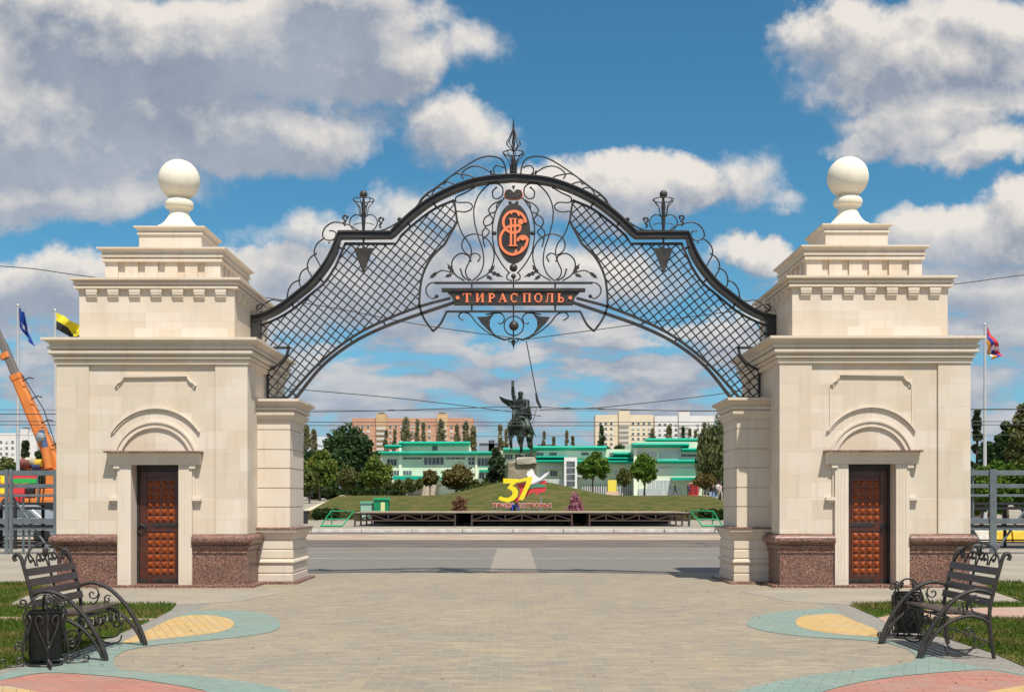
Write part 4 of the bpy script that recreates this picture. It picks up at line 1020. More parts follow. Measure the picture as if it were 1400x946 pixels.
# deciduous trees round the square, seen under the arch
GT = 'trees round the square'
for a in [
 ('deciduous_tree', 'round', 'lime', 437, 611, 50, 150, 'yellow green tree just right of the left pier, low rounded crown', .2, 5200, .5),
 ('deciduous_tree', 'round', 'dark', 479, 576, 76, 166, 'tall dark green tree in front of the left end of the brick apartment block', .16, 8000, .6),
 ('deciduous_tree', 'round', 'olive', 474, 632, 38, 141, 'olive brown tree below the tall dark green tree', .25, 3600, .42),
 ('deciduous_tree', 'round', 'lime', 513, 622, 46, 145, 'yellow green tree at the left end of the pale green building', .22, 4600, .45),
 ('deciduous_tree', 'round', 'olive', 423, 640, 30, 137, 'small olive tree half hidden by the left pier', .25, 2400, .4),
 ('deciduous_tree', 'round', 'rust', 588, 641, 24, 140, 'small rusty tree left of the wide rusty green tree', .3, 1800, .35),
 ('deciduous_tree', 'round', 'rust', 625, 637, 52, 142, 'wide rusty green tree in front of the pale green building', .25, 4200, .4),
 ('deciduous_tree', 'round', 'bright', 811, 621, 44, 152, 'bright green round tree right of the glazed stair tower', .32, 5200, .42),
 ('deciduous_tree', 'round', 'olive', 853, 639, 26, 152, 'small grey green tree left of the twin crowned bright tree', .35, 2400, .36),
 ('deciduous_tree', 'round', 'bright', 881, 620, 40, 154, 'bright green tree in front of the right pavilion of the green building', .32, 4800, .42),
 ('deciduous_tree', 'round', 'rust', 961, 645, 30, 149, 'dark reddish tree beside the red kiosk', .45, 2400, .36),
 ('willow_tree', 'willow', 'willow', 984, 586, 62, 151, 'tall drooping willow beside the right pier', .36, 9000, .42)]:
    plant(*a[:7], a[7], 'willow' if 'willow' in a[0] else 'tree', GT, trunk=a[8], n=a[9], size=a[10])
for i, (px, top, w, Y, mk) in enumerate(((447, 650, 40, 172, 'olive'), (492, 648, 36, 172, 'dark'), (520, 646, 34, 170, 'olive'), (427, 604, 34, 178, 'dark'), (455, 618, 30, 176, 'olive'), (548, 660, 30, 160, 'olive'), (640, 652, 34, 160, 'dark'), (968, 628, 34, 182, 'dark'), (990, 618, 44, 180, 'dark'), (1012, 625, 40, 178, 'dark'))):
    plant('deciduous_tree', 'round', mk, px, top, w, Y, ['olive tree in the second row between the left pier and the dark tree', 'dark tree in the second row below the tall dark green tree', 'olive tree in the second row left of the green building', 'dark tree directly under the two leftmost poplars', 'olive tree below the small blue white flats', 'low olive tree at the left end of the teal awning', 'low dark tree behind the wide rusty green tree', 'dark tree behind the red kiosk and the willow', 'dark tree behind the walkers under the willow', 'dark tree behind the right pier base'][i], 'tree', GT, trunk=.05, n=3000 if mk == 'olive' else 3400, size=.5)
for i, (px, w) in enumerate(((428, 34), (455, 36), (483, 36), (510, 34), (536, 30))):
    plant('hedge_bush', 'round', 'hedge', px, 662, w, 158, ['hedge bush nearest the left pier, under the trees', 'hedge bush under the small blue white flats', 'hedge bush under the tall dark green tree', 'hedge bush under the yellow green tree left of the building', 'hedge bush at the left corner of the green building'][i], 'bush', 'hedge bushes under the left trees', trunk=0, n=2200, size=.4)
for px, top, w, lb in ((678, 611, 44, 'dark conifer left of the rider monument'), (1336, 558, 30, 'dark conifer against the right side of the right tower'), (35, 601, 26, 'dark conifer behind the left flagpole')):
    plant('conifer', 'cone', 'pine', px, top, w, 150 if px < 1000 and px > 100 else 95, lb, 'conifer', 'conifers', trunk=.08, n=4200, size=.42)
for i, (px, top, w) in enumerate(((545, 652, 13), (559, 650, 13), (573, 651, 12), (531, 655, 14), (663, 655, 16), (650, 652, 14), (563, 660, 14), (703, 655, 12))):
    plant('small_tree', 'round', 'olive', px, top, w, 139, ['second thin olive tree right of the teal awning edge', 'thin olive tree under the wide first floor window', 'thin olive tree left of the small rusty tree', 'thin olive tree at the left end of the teal awning', 'thin olive tree touching the left of the dark conifer', 'thin olive tree between rusty tree and dark conifer', 'low olive tree under the first floor window', 'thin olive tree directly behind the rock pedestal'][i], 'tree', 'thin young trees before the green building', trunk=.3, n=900, size=.3)
GP = 'poplars behind the green building'
for i, (px, top, w, Y, lb) in enumerate((
 (419, 580, 15, 200, 'leftmost poplar, beside the left pier cap'), (429, 584, 12, 205, 'second poplar right of the left pier'),
 (528, 586, 10, 300, 'thin poplar before the white balconies of the brick block'), (540, 583, 9, 300, 'thin poplar right of the white balconies of the brick block'),
 (555, 570, 17, 290, 'full tall poplar before the middle of the brick block'), (571, 569, 10, 290, 'pointed slim poplar before the brick block'),
 (579, 576, 11, 290, 'shorter poplar touching the pointed slim one'), (603, 571, 14, 290, 'poplar before the second tan bay of the brick block'),
 (625, 577, 12, 290, 'poplar before the right part of the brick block'), (637, 575, 15, 285, 'bushy poplar at the right corner of the brick block'),
 (647, 581, 13, 285, 'rightmost poplar of the brick block row'), (684, 577, 12, 280, 'grey poplar left of the rider monument'), (692, 582, 9, 280, 'slimmer grey poplar touching the rider monument'),
 (744, 588, 9, 280, 'small poplar right of the bronze horse'), (757, 594, 5, 280, 'tiny thin poplar right of the bronze horse'), (775, 585, 7, 280, 'thin poplar over the long green roof'), (783, 593, 5, 280, 'tiny poplar beside the thin one over the long roof'),
 (822, 577, 15, 290, 'dark full poplar at the left end of the cream block'), (892, 583, 16, 300, 'grey poplar before the join of cream and white blocks'), (915, 581, 15, 300, 'pale reddish poplar before the white block'),
 (934, 579, 10, 300, 'dark narrow poplar before the white block'), (943, 584, 10, 300, 'grey poplar right of the dark narrow one'), (951, 583, 9, 300, 'slim poplar left of the willow'), (963, 574, 8, 300, 'tallest slim poplar touching the willow'))):
    plant('poplar', 'poplar', 'poplar' if px not in (822, 934) else 'dark', px, top, w, Y, lb, 'poplar', GP, trunk=.08, n=1500, size=.75)
plant('deciduous_tree', 'round', 'dark', 847, 597, 34, 240, 'dark round tree before the cream apartment block', 'tree', GT, trunk=.2, n=3600, size=.6)
plant('deciduous_tree', 'round', 'dark', 830, 606, 26, 235, 'lower dark tree left of the dark round tree', 'tree', GT, trunk=.2, n=3600, size=.6)
# edges of the picture
for px, top, w, Y, mk, n, lb in ((55, 605, 34, 110, 'dark', 4200, 'dark round tree behind the crane, left edge'), (8, 613, 30, 105, 'olive', 2400, 'olive tree at the left edge under the white flats'), (78, 609, 26, 112, 'dark', 4200, 'dark tree hidden half by the left tower'),
 (1353, 586, 32, 92, 'dark', 4200, 'dark tree under the right flagpole'), (1376, 570, 40, 88, 'dark', 5600, 'dark tree left of the tallest right edge tree'), (1402, 532, 62, 82, 'olive', 7000, 'tallest tree at the right edge of the picture')):
    plant('deciduous_tree', 'round', mk, px, top, w, Y, lb, 'tree', 'trees at the picture edges', trunk=.15, n=n, size=.34)
for i, (px, top, w) in enumerate(((1342, 620, 44), (1372, 611, 50), (1404, 616, 52))):
    plant('broad_shrub', 'round', 'bright', px, top, w, 66, ['bright leafy shrub against the right tower', 'bright leafy shrub in the middle of the right barrier', 'bright leafy shrub at the right picture edge'][i], 'shrub', 'leafy shrubs behind the right barrier', trunk=.04, n=6000, size=.2)
for i, (px, top, w) in enumerate(((15, 628, 50), (58, 630, 46))):
    plant('broad_shrub', 'round', 'hedge', px, top, w, 78, ['dark hedge bush at the left picture edge', 'dark hedge bush behind the crane truck'][i], 'shrub', 'dark bushes behind the crane', trunk=.04, n=3000, size=.22)
# clipped bushes and flowering shrubs at the foot of the lawn
for px, top, w, lb in ((434, 693, 15, 'clipped green bush nearest the left pier'), (446, 692, 17, 'clipped green bush between two others on the left'), (459, 693, 14, 'clipped green bush above the left green frame'), (961, 694, 14, 'clipped green bush above the right green frame'), (974, 693, 16, 'clipped green bush in the middle on the right'), (987, 694, 14, 'clipped green bush against the right pier')):
    plant('clipped_bush', 'ball', 'hedge', px, top, w, 83, lb, 'bush', 'clipped bushes', trunk=0, n=2600, size=.10)
plant('flowering_shrub', 'round', 'redleaf', 629, 672, 26, 80, 'reddish brown flowering shrub left of the yellow 37', 'shrub', 'flowering shrubs', trunk=0, n=2200, size=.13)
plant('flowering_shrub', 'round', 'pink', 787, 670, 26, 80, 'pink flowering shrub right of the yellow 37', 'shrub', 'flowering shrubs', trunk=0, n=2200, size=.13)
# low bed of roses at the lower edge of the lawn
mb = MB(); rnd = np.random.RandomState(5); n = 9000
px_ = rnd.uniform(-19, 19, n); py_ = rnd.uniform(87, 92, n); keep = np.abs(px_) > 6.5; px_, py_ = px_[keep], py_[keep]; n = len(px_)
pz_ = np.array([H(a, b) for a, b in zip(px_, py_)])+rnd.uniform(.05, .5, n); a = rnd.normal(size=(n, 3)); a /= np.linalg.norm(a, axis=1)[:, None]; b = np.cross(a, rnd.normal(size=(n, 3))); b /= np.linalg.norm(b, axis=1)[:, None]
P0 = np.column_stack([px_, py_, pz_]); V = np.stack([P0-a*.1, P0+b*.07, P0+a*.1, P0-b*.07], 1)
me = bpy.data.meshes.new('rose_bed'); me.from_pydata(V.reshape(-1, 3).tolist(), [], np.arange(4*n).reshape(-1, 4).tolist()); me.materials.append(leaf_mat('rose_bed', (.06, .085, .02), (.13, .12, .04), (.22, .09, .06)))
o = bpy.data.objects.new('rose_bed', me); COL.objects.link(o); tag(o, 'low bed of rose bushes along the foot of the lawn', 'flower bed', kind='stuff')

# ================================================================== GREEN MALL
GRN = mat('pale_green_render', (.66, .74, .57), .8, col2=(.55, .64, .48), vscale=.3)
GRN2 = mat('cream_green_render', (.80, .84, .68), .8, col2=(.72, .78, .62), vscale=.3)
TEALR = mat('teal_roof_metal', (.0, .40, .27), .4, col2=(.0, .32, .215), vscale=.5)
WHT = mat('white_frames', (.70, .71, .68), .6)
GLASS = mat('dark_window_glass', (.045, .055, .06), .12, col2=(.14, .16, .17), vscale=.8)
PGLASS = mat('pale_window_film', (.50, .55, .52), .3, col2=(.36, .42, .42), vscale=.5)
YB = 190.0
def pbox(mb, x0, x1, y0, y1, Ya, Yb=None):
    """box from picture extents at depth Ya, real thickness to Yb"""
    Yb = Ya+.3 if Yb is None else Yb
    return mb.box(X(x0, Ya), X(x1, Ya), Ya, Yb, Z(y1, Ya), Z(y0, Ya))
bld = thing('shopping_building', (X(740, YB), YB, 2), 'long pale green shopping building with teal roof edges and white windows behind the lawn', 'building')
def part(nm, m_, boxes, par=bld, **kw):
    mb = MB()
    for b in boxes: pbox(mb, *b)
    return mb.build(nm, m_, par, **kw)
y_ = YB
part('wall', GRN, [(522, 675, 619, 692, y_, y_+14)]); part('upper_storey', GRN2, [(548, 641, 608.5, 620, y_+2, y_+13)]); part('wall', GRN, [(675, 733, 616, 692, y_+4, y_+15)])
part('wall', GRN, [(733, 868, 614, 692, y_+1, y_+15)]); part('wall', GRN, [(868, 962, 604, 692, y_-3, y_+14)])
part('upper_storey', GRN2, [(736, 827, 615, 626, y_+.7, y_+3)]); part('upper_storey', GRN2, [(884, 962, 600, 608, y_+1, y_+12)])
def roofedge(x0, x1, y0, y1, Y, d=1.0):
    r = (y1-y0)/2*Y/F; zc = Z((y0+y1)/2, Y); prof = [(Y-d*.3+.0, zc-r), (Y-d, zc-r*.35), (Y-d-.25, zc+r*.15), (Y-d, zc+r*.8), (Y-d*.4, zc+r), (Y+1.2, zc+r), (Y+1.2, zc-r)]
    mb = MB(); mb.prism(prof, X(x0, Y), X(x1, Y), 'yz'); mb.build('roof_edge', TEALR, bld)
for a in ((546, 643, 603.5, 609.5, y_+2), (527, 550, 608, 613, y_+1), (518, 676, 617, 622.5, y_), (688, 735, 612, 618.5, y_+3), (728, 829, 609.5, 616, y_+1), (733, 775, 623.5, 627.5, y_), (774, 868, 629, 634, y_), (733, 772, 628.5, 633, y_),
          (883, 961, 599, 604.5, y_+1), (864, 941, 605.5, 612, y_-3), (931, 962, 612.5, 618, y_-3), (897, 962, 628, 634, y_-3), (838, 862, 618, 624, y_), (828, 868, 625, 629, y_)): roofedge(*a)
def window(x0, x1, y0, y1, Y, nx, ny=1, g=GLASS, par=bld):
    mb = MB(); pbox(mb, x0, x1, y0, y1, Y-.06, Y); w_ = mb.build('window', WHT, par)
    mb = MB(); dx, dy = (x1-x0)/nx, (y1-y0)/ny
    for i in range(nx):
        for j in range(ny):
            e = min(dx, dy)*.10+.10; pbox(mb, x0+i*dx+e*.6, x0+(i+1)*dx-e*.6, y0+j*dy+e*.6, y0+(j+1)*dy-e*.6, Y-.09, Y-.061)
    mb.build('pane', g, w_)
for a in ((529, 542.5, 627.5, 636.5, y_, 3), (579.5, 607, 625, 635.5, y_, 5), (551, 577, 625, 628, y_, 4), (609.5, 636, 625, 628, y_, 4), (640, 649, 625, 635.5, y_, 2, 2), (653, 672, 626, 637, y_, 4),
          (535, 549, 643, 649, y_, 4), (551, 563, 643, 649, y_, 3), (578, 596, 643, 650, y_, 4), (591, 598, 609.5, 616, y_+2, 2),
          (738, 770, 636.5, 640, y_, 6, 1, PGLASS), (733, 771, 655, 663, y_, 6, 1, PGLASS), (872, 898, 617, 625.5, y_-3, 6, 1, PGLASS), (901, 930, 616.5, 628, y_-3, 6, 1, PGLASS), (931, 962, 620.5, 624.5, y_-3, 4), (930, 962, 638, 641, y_-3, 5, 1, PGLASS),
          (900, 928, 637.5, 640.5, y_-3, 5, 1, PGLASS), (885, 918, 656, 668, y_-3, 6, 2, PGLASS), (834, 848, 619, 624, y_+1, 3), (950, 961, 605.5, 609, y_+1, 2), (780, 800, 640, 652, y_, 4, 1, PGLASS)): window(*a)
for x in (738, 756, 800, 818, 838, 856): window(x-5, x+5, 618.5, 622.5, y_+.7, 3)
for x in (690, 704, 718): window(x, x+11, 621, 628, y_+4, 3)
for x in (690, 704, 718, 738, 752, 800, 815, 840, 855): window(x, x+10, 643, 651, y_+(4 if x < 730 else 1), 3, 1, GLASS if x % 3 else PGLASS)
for x in (655, 664): window(x, x+7, 646, 654, y_, 2)
part('pilaster', GRN2, [(545.5, 549, 612, 692, y_-.25, y_)]); part('pilaster', GRN2, [(650, 652.5, 622, 692, y_-.25, y_)]); part('pilaster', GRN2, [(866.5, 871, 612, 692, y_-3.3, y_-3)])
st_ = part('stair_tower', WHT, [(771.5, 789, 625, 668, y_-2.5, y_)]); mb = MB()
for i in range(4): pbox(mb, 774.5, 786, 630.5+i*9, 638+i*9, y_-2.56, y_-2.51)
mb.build('pane', GLASS, st_)
part('awning', TEALR, [(537, 579, 650.5, 655.5, y_-3, y_)]); part('awning', TEALR, [(598, 640, 652, 655, y_-2, y_)]); part('awning', TEALR, [(919, 962, 652.5, 656, y_-5, y_-3)]); part('awning', TEALR, [(655, 675, 642, 645, y_-1.5, y_)])
part('shop_front', mat('beige_shop_front', (.5, .42, .33), .7, var=.3), [(560, 600, 663, 690, y_-.2, y_-.02)]); part('shop_front', WHT, [(795, 866, 665, 690, y_-.2, y_-.02)]); part('shop_front', PGLASS, [(873, 930, 668, 690, y_-3.3, y_-3.02)])
mb = MB()
for i in range(22): pbox(mb, 795+i*3.2, 795.9+i*3.2, 662, 690, y_-.5, y_-.22)
mb.build('mullion', GLASS, bld)
part('yellow_sign', mat('yellow_panel', (.75, .62, .08), .6), [(831, 843, 656, 672, y_-.7, y_-.5)]); part('wall', mat('peach_wall', (.62, .42, .32), .8), [(829, 846, 672, 692, y_-.7, y_-.5)])

# ================================================================== FAR APARTMENT BLOCKS
def block(nm, label, x0, x1, top, Y, bot, segs, pitch, colp, wallm, balc):
    b0 = thing('apartment_block', (X((x0+x1)/2, Y), Y, 2), label, 'apartment block', 'distant apartment blocks')
    for (a, c, m_) in segs:
        mb = MB(); pbox(mb, a, c, top, bot, Y, Y+12); mb.build('wall', m_, b0)
    bays = balc
    for (a, c, m_) in bays:
        mb = MB(); pbox(mb, a, c, top-5.5, bot, Y-1.2, Y+6); bay = mb.build('bay', m_, b0)
        mb = MB(); pbox(mb, a+3, c-3, top-8, top-5.5, Y, Y+4); mb.build('roof_house', DARKR, bay)
        mb = MB(); k_ = 0
        yy = top+12.5
        while yy < bot-2: pbox(mb, a+1, c-1, yy, yy+3.4, Y-2.0, Y-1.2); yy += pitch
        mb.build('balcony', BALC, bay)
    cnt = 0; yy = top+10
    first = None
    while yy < bot-3 and cnt < 96:
        xx = x0+5
        while xx < x1-4 and cnt < 96:
            if not any(a-1.5 < xx < c+1.5 or a-1.5 < xx+4 < c+1.5 for a, c, _ in bays):
                mb = MB(); pbox(mb, xx, xx+4.2, yy, yy+3.4, Y-.25, Y); w_ = mb.build('window', WHT, b0)
                mb = MB(); pbox(mb, xx+.5, xx+3.7, yy+.4, yy+3.1, Y-.3, Y-.26); mb.build('pane', GLASS if (int(xx*13+yy*7) % 3) else PGLASS, w_); cnt += 1
            xx += colp
        yy += pitch
    return b0
DARKR = mat('dark_roof_house', (.16, .14, .13), .8); BALC = mat('white_balcony', (.62, .60, .56), .8, var=.3)
BRICK = mat('orange_brick', (.50, .255, .165), .9, col2=(.52, .31, .21), vscale=.08); TAN = mat('tan_brick', (.58, .40, .22), .9, var=.12, vscale=.1)  # orange brick is less saturated, distance haze put into its colour
CREAMW = mat('cream_wall', (.70, .60, .44), .9, var=.08, vscale=.1); WHITEW = mat('white_wall', (.70, .68, .66), .9, var=.08, vscale=.1)
block('a', 'orange brick apartment block with tan bays, left of the rider monument', 481, 647, 571.5, 620, 640, [(481, 647, BRICK)], 7.0, 7.6, BRICK, [(514, 528, TAN), (597, 612, TAN)])
block('b', 'cream painted apartment block right of the rider monument', 814, 893.5, 567, 620, 640, [(814, 893.5, CREAMW)], 7.0, 7.4, CREAMW, [(846, 861, CREAMW)])
block('c', 'white painted apartment block joined to the right of the cream one', 895, 976, 568.5, 622, 640, [(895, 976, WHITEW)], 7.0, 7.4, WHITEW, [(928, 943, WHITEW)])
block('d', 'white apartment block at the far left behind the crane', -30, 50, 592, 450, 640, [(-30, 50, WHITEW)], 8, 8, WHITEW, [(28, 38, WHITEW)])
block('e', 'white apartment block between the crane boom and the left tower', 52, 100, 593, 480, 640, [(52, 100, WHITEW)], 8, 8, WHITEW, [])
block('f', 'small blue white apartment block between the left pier and the dark tree', 430, 466, 596, 500, 640, [(430, 466, mat('blue_white_wall', (.55, .60, .66), .9))], 6.5, 7, WHITEW, [])
for i, (a, c, t) in enumerate(((655, 700, 606), (735, 760, 608), (668, 676, 602))):
    b0 = thing('distant_building', (X(a, 900), 900, 0), ['low grey distant building behind the long green roof, left of the monument', 'low grey distant building right of the bronze horse', 'narrow grey tower block on the skyline left of the monument'][i], 'building', 'distant grey buildings')
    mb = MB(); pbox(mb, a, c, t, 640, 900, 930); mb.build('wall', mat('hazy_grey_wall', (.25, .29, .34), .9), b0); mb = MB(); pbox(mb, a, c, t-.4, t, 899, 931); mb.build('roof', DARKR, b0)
# ================================================================== skinned figures
def skin(nodes, edges, name, mats, parent, sub=2, assign=None, tf=None):
    """nodes: {key: (x,y,z,r)}; one continuous body grown round a skeleton"""
    keys = list(nodes); me = bpy.data.meshes.new(name)
    me.from_pydata([nodes[k_][:3] for k_ in keys], [(keys.index(a), keys.index(b)) for a, b in edges], [])
    o = bpy.data.objects.new(name, me); COL.objects.link(o)
    m_ = o.modifiers.new('skin', 'SKIN')
    for i, k_ in enumerate(keys):
        r = nodes[k_][3]; me.skin_vertices[0].data[i].radius = (r, r) if not isinstance(r, tuple) else r
        me.skin_vertices[0].data[i].use_root = (i == 0)
    s_ = o.modifiers.new('sub', 'SUBSURF'); s_.levels = sub; s_.render_levels = sub
    dg = bpy.context.evaluated_depsgraph_get(); dg.update()
    nm = bpy.data.meshes.new_from_object(o.evaluated_get(dg)); COL.objects.unlink(o); bpy.data.objects.remove(o)
    nm.name = name; nm.materials.clear()
    ms = mats if isinstance(mats, (list, tuple)) else [mats]
    for q in ms: nm.materials.append(q)
    for p in nm.polygons:
        p.use_smooth = True
        if assign: p.material_index = assign(p.center)
    if tf: nm.transform(tf)
    n_ = bpy.data.objects.new(name, nm); COL.objects.link(n_); n_.parent = parent
    return n_
SKINC = mat('skin', (.42, .25, .17), .6); HAIR = mat('dark_hair', (.03, .02, .015), .7)
def cloth(n, c): return mat(n, c, .85, var=.2, vscale=6)
def person(px, foot, Y, rz, label, top, leg, hair=HAIR, step=.25, pose='walk', hgt=1.72, z=None):
    x = X(px, Y); z = Z(foot, Y) if z is None else z
    o = thing('person', (x, Y, z), label, 'person', 'people walking by the square', R(rz))
    s = step
    N = dict(pel=(0, 0, .95, (.15, .11)), sp=(0, 0, 1.15, (.14, .10)), ch=(0, 0, 1.34, (.18, .12)), nk=(0, .0, 1.49, .06), hd=(0, -.01, 1.58, .085), tp=(0, -.01, 1.68, .085),
             sl=(.19, 0, 1.40, .07), el=(.24, .06, 1.13, .05), hl=(.24, -.10, .93, .035), wl=(.24, -.12, .86, .04), sr=(-.19, 0, 1.40, .07), er=(-.24, .06, 1.13, .05), hr=(-.23, -.02, .90, .035), wr=(-.23, -.04, .83, .04),
             pl=(.10, 0, .90, .11), kl=(.11, -s*.55, .50, .075), al=(.11, -s, .09, .045), tl=(.12, -s-.14, .04, .045), pr=(-.10, 0, .90, .11), kr=(-.11, s*.25, .50, .075), ar=(-.11, s*.9, .10, .045), tr=(-.12, s*.9-.13, .04, .045))
    if pose == 'bend':
        for k_, v in list(N.items()):
            if v[2] > 1.0: d = v[2]-.95; N[k_] = (v[0], v[1]-d*.85, .95+d*.42, v[3])
        N['hl'] = (.20, -.52, .62, .035); N['wl'] = (.18, -.56, .55, .04); N['hr'] = (-.20, -.52, .62, .035); N['wr'] = (-.18, -.56, .55, .04); N['el'] = (.23, -.42, .85, .05); N['er'] = (-.23, -.42, .85, .05)
    E = [('pel', 'sp'), ('sp', 'ch'), ('ch', 'nk'), ('nk', 'hd'), ('hd', 'tp'), ('ch', 'sl'), ('sl', 'el'), ('el', 'hl'), ('hl', 'wl'), ('ch', 'sr'), ('sr', 'er'), ('er', 'hr'), ('hr', 'wr'), ('pel', 'pl'), ('pl', 'kl'), ('kl', 'al'), ('al', 'tl'), ('pel', 'pr'), ('pr', 'kr'), ('kr', 'ar'), ('ar', 'tr')]
    k_ = hgt/1.74
    def asg(c):
        if pose == 'bend': return 2 if c.z < .93 and abs(c.x) < .19 and c.y > -.35 else (0 if c.y < -.52 or c.z < .64 and c.y < -.45 else 1)
        if c.z > 1.47 or (c.z < .92 and abs(c.x) > .195): return 0
        return 1 if c.z > .93 else (3 if c.z < .07 else 2)
    b = skin({a: v for a, v in N.items()}, E, 'body', [SKINC, top, leg, HAIR], o, 2, asg, Matrix.Scale(k_, 4))
    h_ = N['tp']; mb = MB(); mb.ball((h_[0]*k_, (h_[1]+.025)*k_, (h_[2]+.012)*k_), .105*k_, 10, (1, 1.05, .95)); mb.build('hair', hair, o, smooth=True, local=True)
    return o
BLK = cloth('black_cloth', (.02, .02, .025)); WHC = cloth('white_shirt', (.62, .60, .60)); JEAN = cloth('blue_jeans', (.10, .17, .30)); NAVY = cloth('navy_cloth', (.03, .04, .08)); BEI = cloth('beige_trousers', (.55, .48, .36)); PNK = cloth('pale_pink_top', (.55, .38, .40)); LIL = cloth('lilac_top', (.36, .32, .45)); BLUEC = cloth('bright_blue_jacket', (.02, .06, .30))
GOLD = mat('fair_hair', (.35, .20, .08), .7)
person(941.5, 677.5, 165, 0, 'person in dark clothes standing beside the red kiosk', NAVY, BLK, step=.05)
person(923, 676.5, 168, 60, 'person in black walking before the white shop windows, left of the red kiosk', BLK, BLK, step=.3)
person(968, 675.5, 150, 160, 'person in lilac top and beige trousers, leftmost walker on the right path', LIL, BEI)
person(975.3, 682.5, 138, 10, 'fair haired person in dark top and light blue jeans on the right path', BLK, JEAN, GOLD, .3)
person(981.5, 678.5, 143, 170, 'person in white shirt and grey trousers on the right path', WHC, cloth('grey_trousers', (.3, .3, .3)))
person(984.8, 680.5, 139, 20, 'person in pale pink top and cream trousers on the right path', PNK, BEI, step=.3)
person(990, 683.5, 136, 0, 'person all in black nearest the right pier', BLK, BLK, GOLD, .2)
person(424.5, 681, 140, 30, 'person in white top under the trees beside the left pier', WHC, NAVY)
person(701, 700, 76, 25, 'person in bright blue jacket bending in front of the red letters', BLUEC, NAVY, step=.1, pose='bend', z=.15)

# ================================================================== RIDER MONUMENT
YM = 126.0
def bronze():
    m_ = bpy.data.materials.new('weathered_bronze'); m_.use_nodes = True; q = NT(m_.node_tree)
    b = q.n['Principled BSDF']; b.inputs['Metallic'].default_value = .45; b.inputs['Roughness'].default_value = .5
    t = q.new('ShaderNodeTexCoord').outputs['Object']
    c_ = q.mix(q.ramp(q.noise(t, 1.1, 6, .65), .46, .68), (.016, .022, .018, 1), (.17, .24, .20, 1))
    q.l.new(c_, b.inputs['Base Color']); return m_
BRZ = bronze()
ROCK = mat('beige_rock', (.36, .31, .23), .9, col2=(.26, .21, .14), vscale=.5, bump=.03, bscale=2.0)
x0 = X(712.5, YM); zr = Z(628, YM)
mon = thing('rider_monument', (x0, YM, H(x0, YM)), 'green bronze horse and rider with raised arm on a beige rock pedestal', 'monument')
def chunk(mb, pts, Ya, Yb, ins=.12):
    P2 = [(X(a, YM), Z(b, YM)) for a, b in pts]; n = len(P2); cx_ = sum(p[0] for p in P2)/n; cz_ = sum(p[1] for p in P2)/n
    rnd = random.Random(n); rings = []
    for t, k_ in ((Ya, 1-ins), (Ya+(Yb-Ya)*.25, 1.0), (Ya+(Yb-Ya)*.75, 1.02), (Yb, 1-ins)):
        rings.append([(cx_+(p[0]-cx_)*k_+rnd.uniform(-.06, .06), t+rnd.uniform(-.15, .15), cz_+(p[1]-cz_)*k_) for p in P2])
    vs = sum(rings, []); fs = [tuple(range(n)), tuple(range(4*n-1, 3*n-1, -1))]
    for r in range(3):
        for i in range(n): fs.append((r*n+i, r*n+(i+1) % n, (r+1)*n+(i+1) % n, (r+1)*n+i))
    mb.add(vs, fs)
mb = MB(); chunk(mb, [(692, 668), (693, 640), (694, 632), (701, 631), (706, 628), (730, 628), (734, 634), (733, 668)], YM-2.2, YM+2.2); ped = mb.build('pedestal', ROCK, mon, bevel=.08)
mb = MB(); chunk(mb, [(706, 636.5), (704.5, 628.5), (708, 626), (730, 625.5), (733.5, 634), (722, 636)], YM-2.6, YM+2.0, .05); mb.build('top_slab', mat('pale_stone_slab', (.5, .46, .38), .85, var=.15, vscale=.6), ped, bevel=.05)
S = 2.78
tf = Matrix.Translation((0, 0, zr-H(x0, YM)+.1)) @ Matrix.Rotation(R(-90-16), 4, 'Z') @ Matrix.Scale(S, 4)
Hn = dict(bl=(0, 0, 1.12, (.30, .33)), ch=(.52, 0, 1.17, (.27, .31)), cr=(-.58, 0, 1.24, (.27, .28)), ru=(-.80, 0, 1.12, .17), nb=(.74, 0, 1.42, (.17, .22)), nm=(.90, .02, 1.66, (.12, .17)), po=(1.02, .03, 1.80, (.10, .12)), fc=(1.18, .05, 1.62, (.085, .11)), mz=(1.30, .06, 1.38, .075), mo=(1.34, .06, 1.30, .06),
  sl=(.58, .20, .98, .15), kl=(.66, .19, .58, .075), fl=(.58, .18, .18, .045), hl=(.62, .18, .05, .075),
  sr=(.58, -.20, .98, .15), kr=(.80, -.20, .72, .075), fr=(.66, -.20, .38, .045), hr=(.72, -.20, .26, .07),
  tl=(-.62, .19, .95, .19), gl=(-.52, .2, .74, .12), ol=(-.82, .19, .50, .07), ql=(-.76, .19, .15, .045), pl=(-.70, .19, .05, .075),
  tr=(-.62, -.19, .95, .19), gr=(-.46, -.2, .74, .12), orr=(-.72, -.19, .50, .07), qr=(-.62, -.19, .15, .045), pr=(-.56, -.19, .05, .075))
He = [('bl', 'ch'), ('bl', 'cr'), ('cr', 'ru'), ('ch', 'nb'), ('nb', 'nm'), ('nm', 'po'), ('po', 'fc'), ('fc', 'mz'), ('mz', 'mo'), ('ch', 'sl'), ('sl', 'kl'), ('kl', 'fl'), ('fl', 'hl'), ('ch', 'sr'), ('sr', 'kr'), ('kr', 'fr'), ('fr', 'hr'), ('cr', 'tl'), ('tl', 'gl'), ('gl', 'ol'), ('ol', 'ql'), ('ql', 'pl'), ('cr', 'tr'), ('tr', 'gr'), ('gr', 'orr'), ('orr', 'qr'), ('qr', 'pr')]
horse = skin(Hn, He, 'horse', BRZ, mon, 2, None, tf)
def tfp(mb): mb.v = [tuple(tf @ Vector(v)) for v in mb.v]
mb = MB(); mb.tube(catmull([(-.92, 0, 1.3), (-1.1, 0, 1.28), (-1.2, .0, 1.0), (-1.15, .02, .7), (-1.22, .03, .45)], 5), [.05]+[.10]*8+[.13]*6+[.1]*5+[.03], 8); tfp(mb); mb.build('tail', BRZ, horse, smooth=True, local=True)
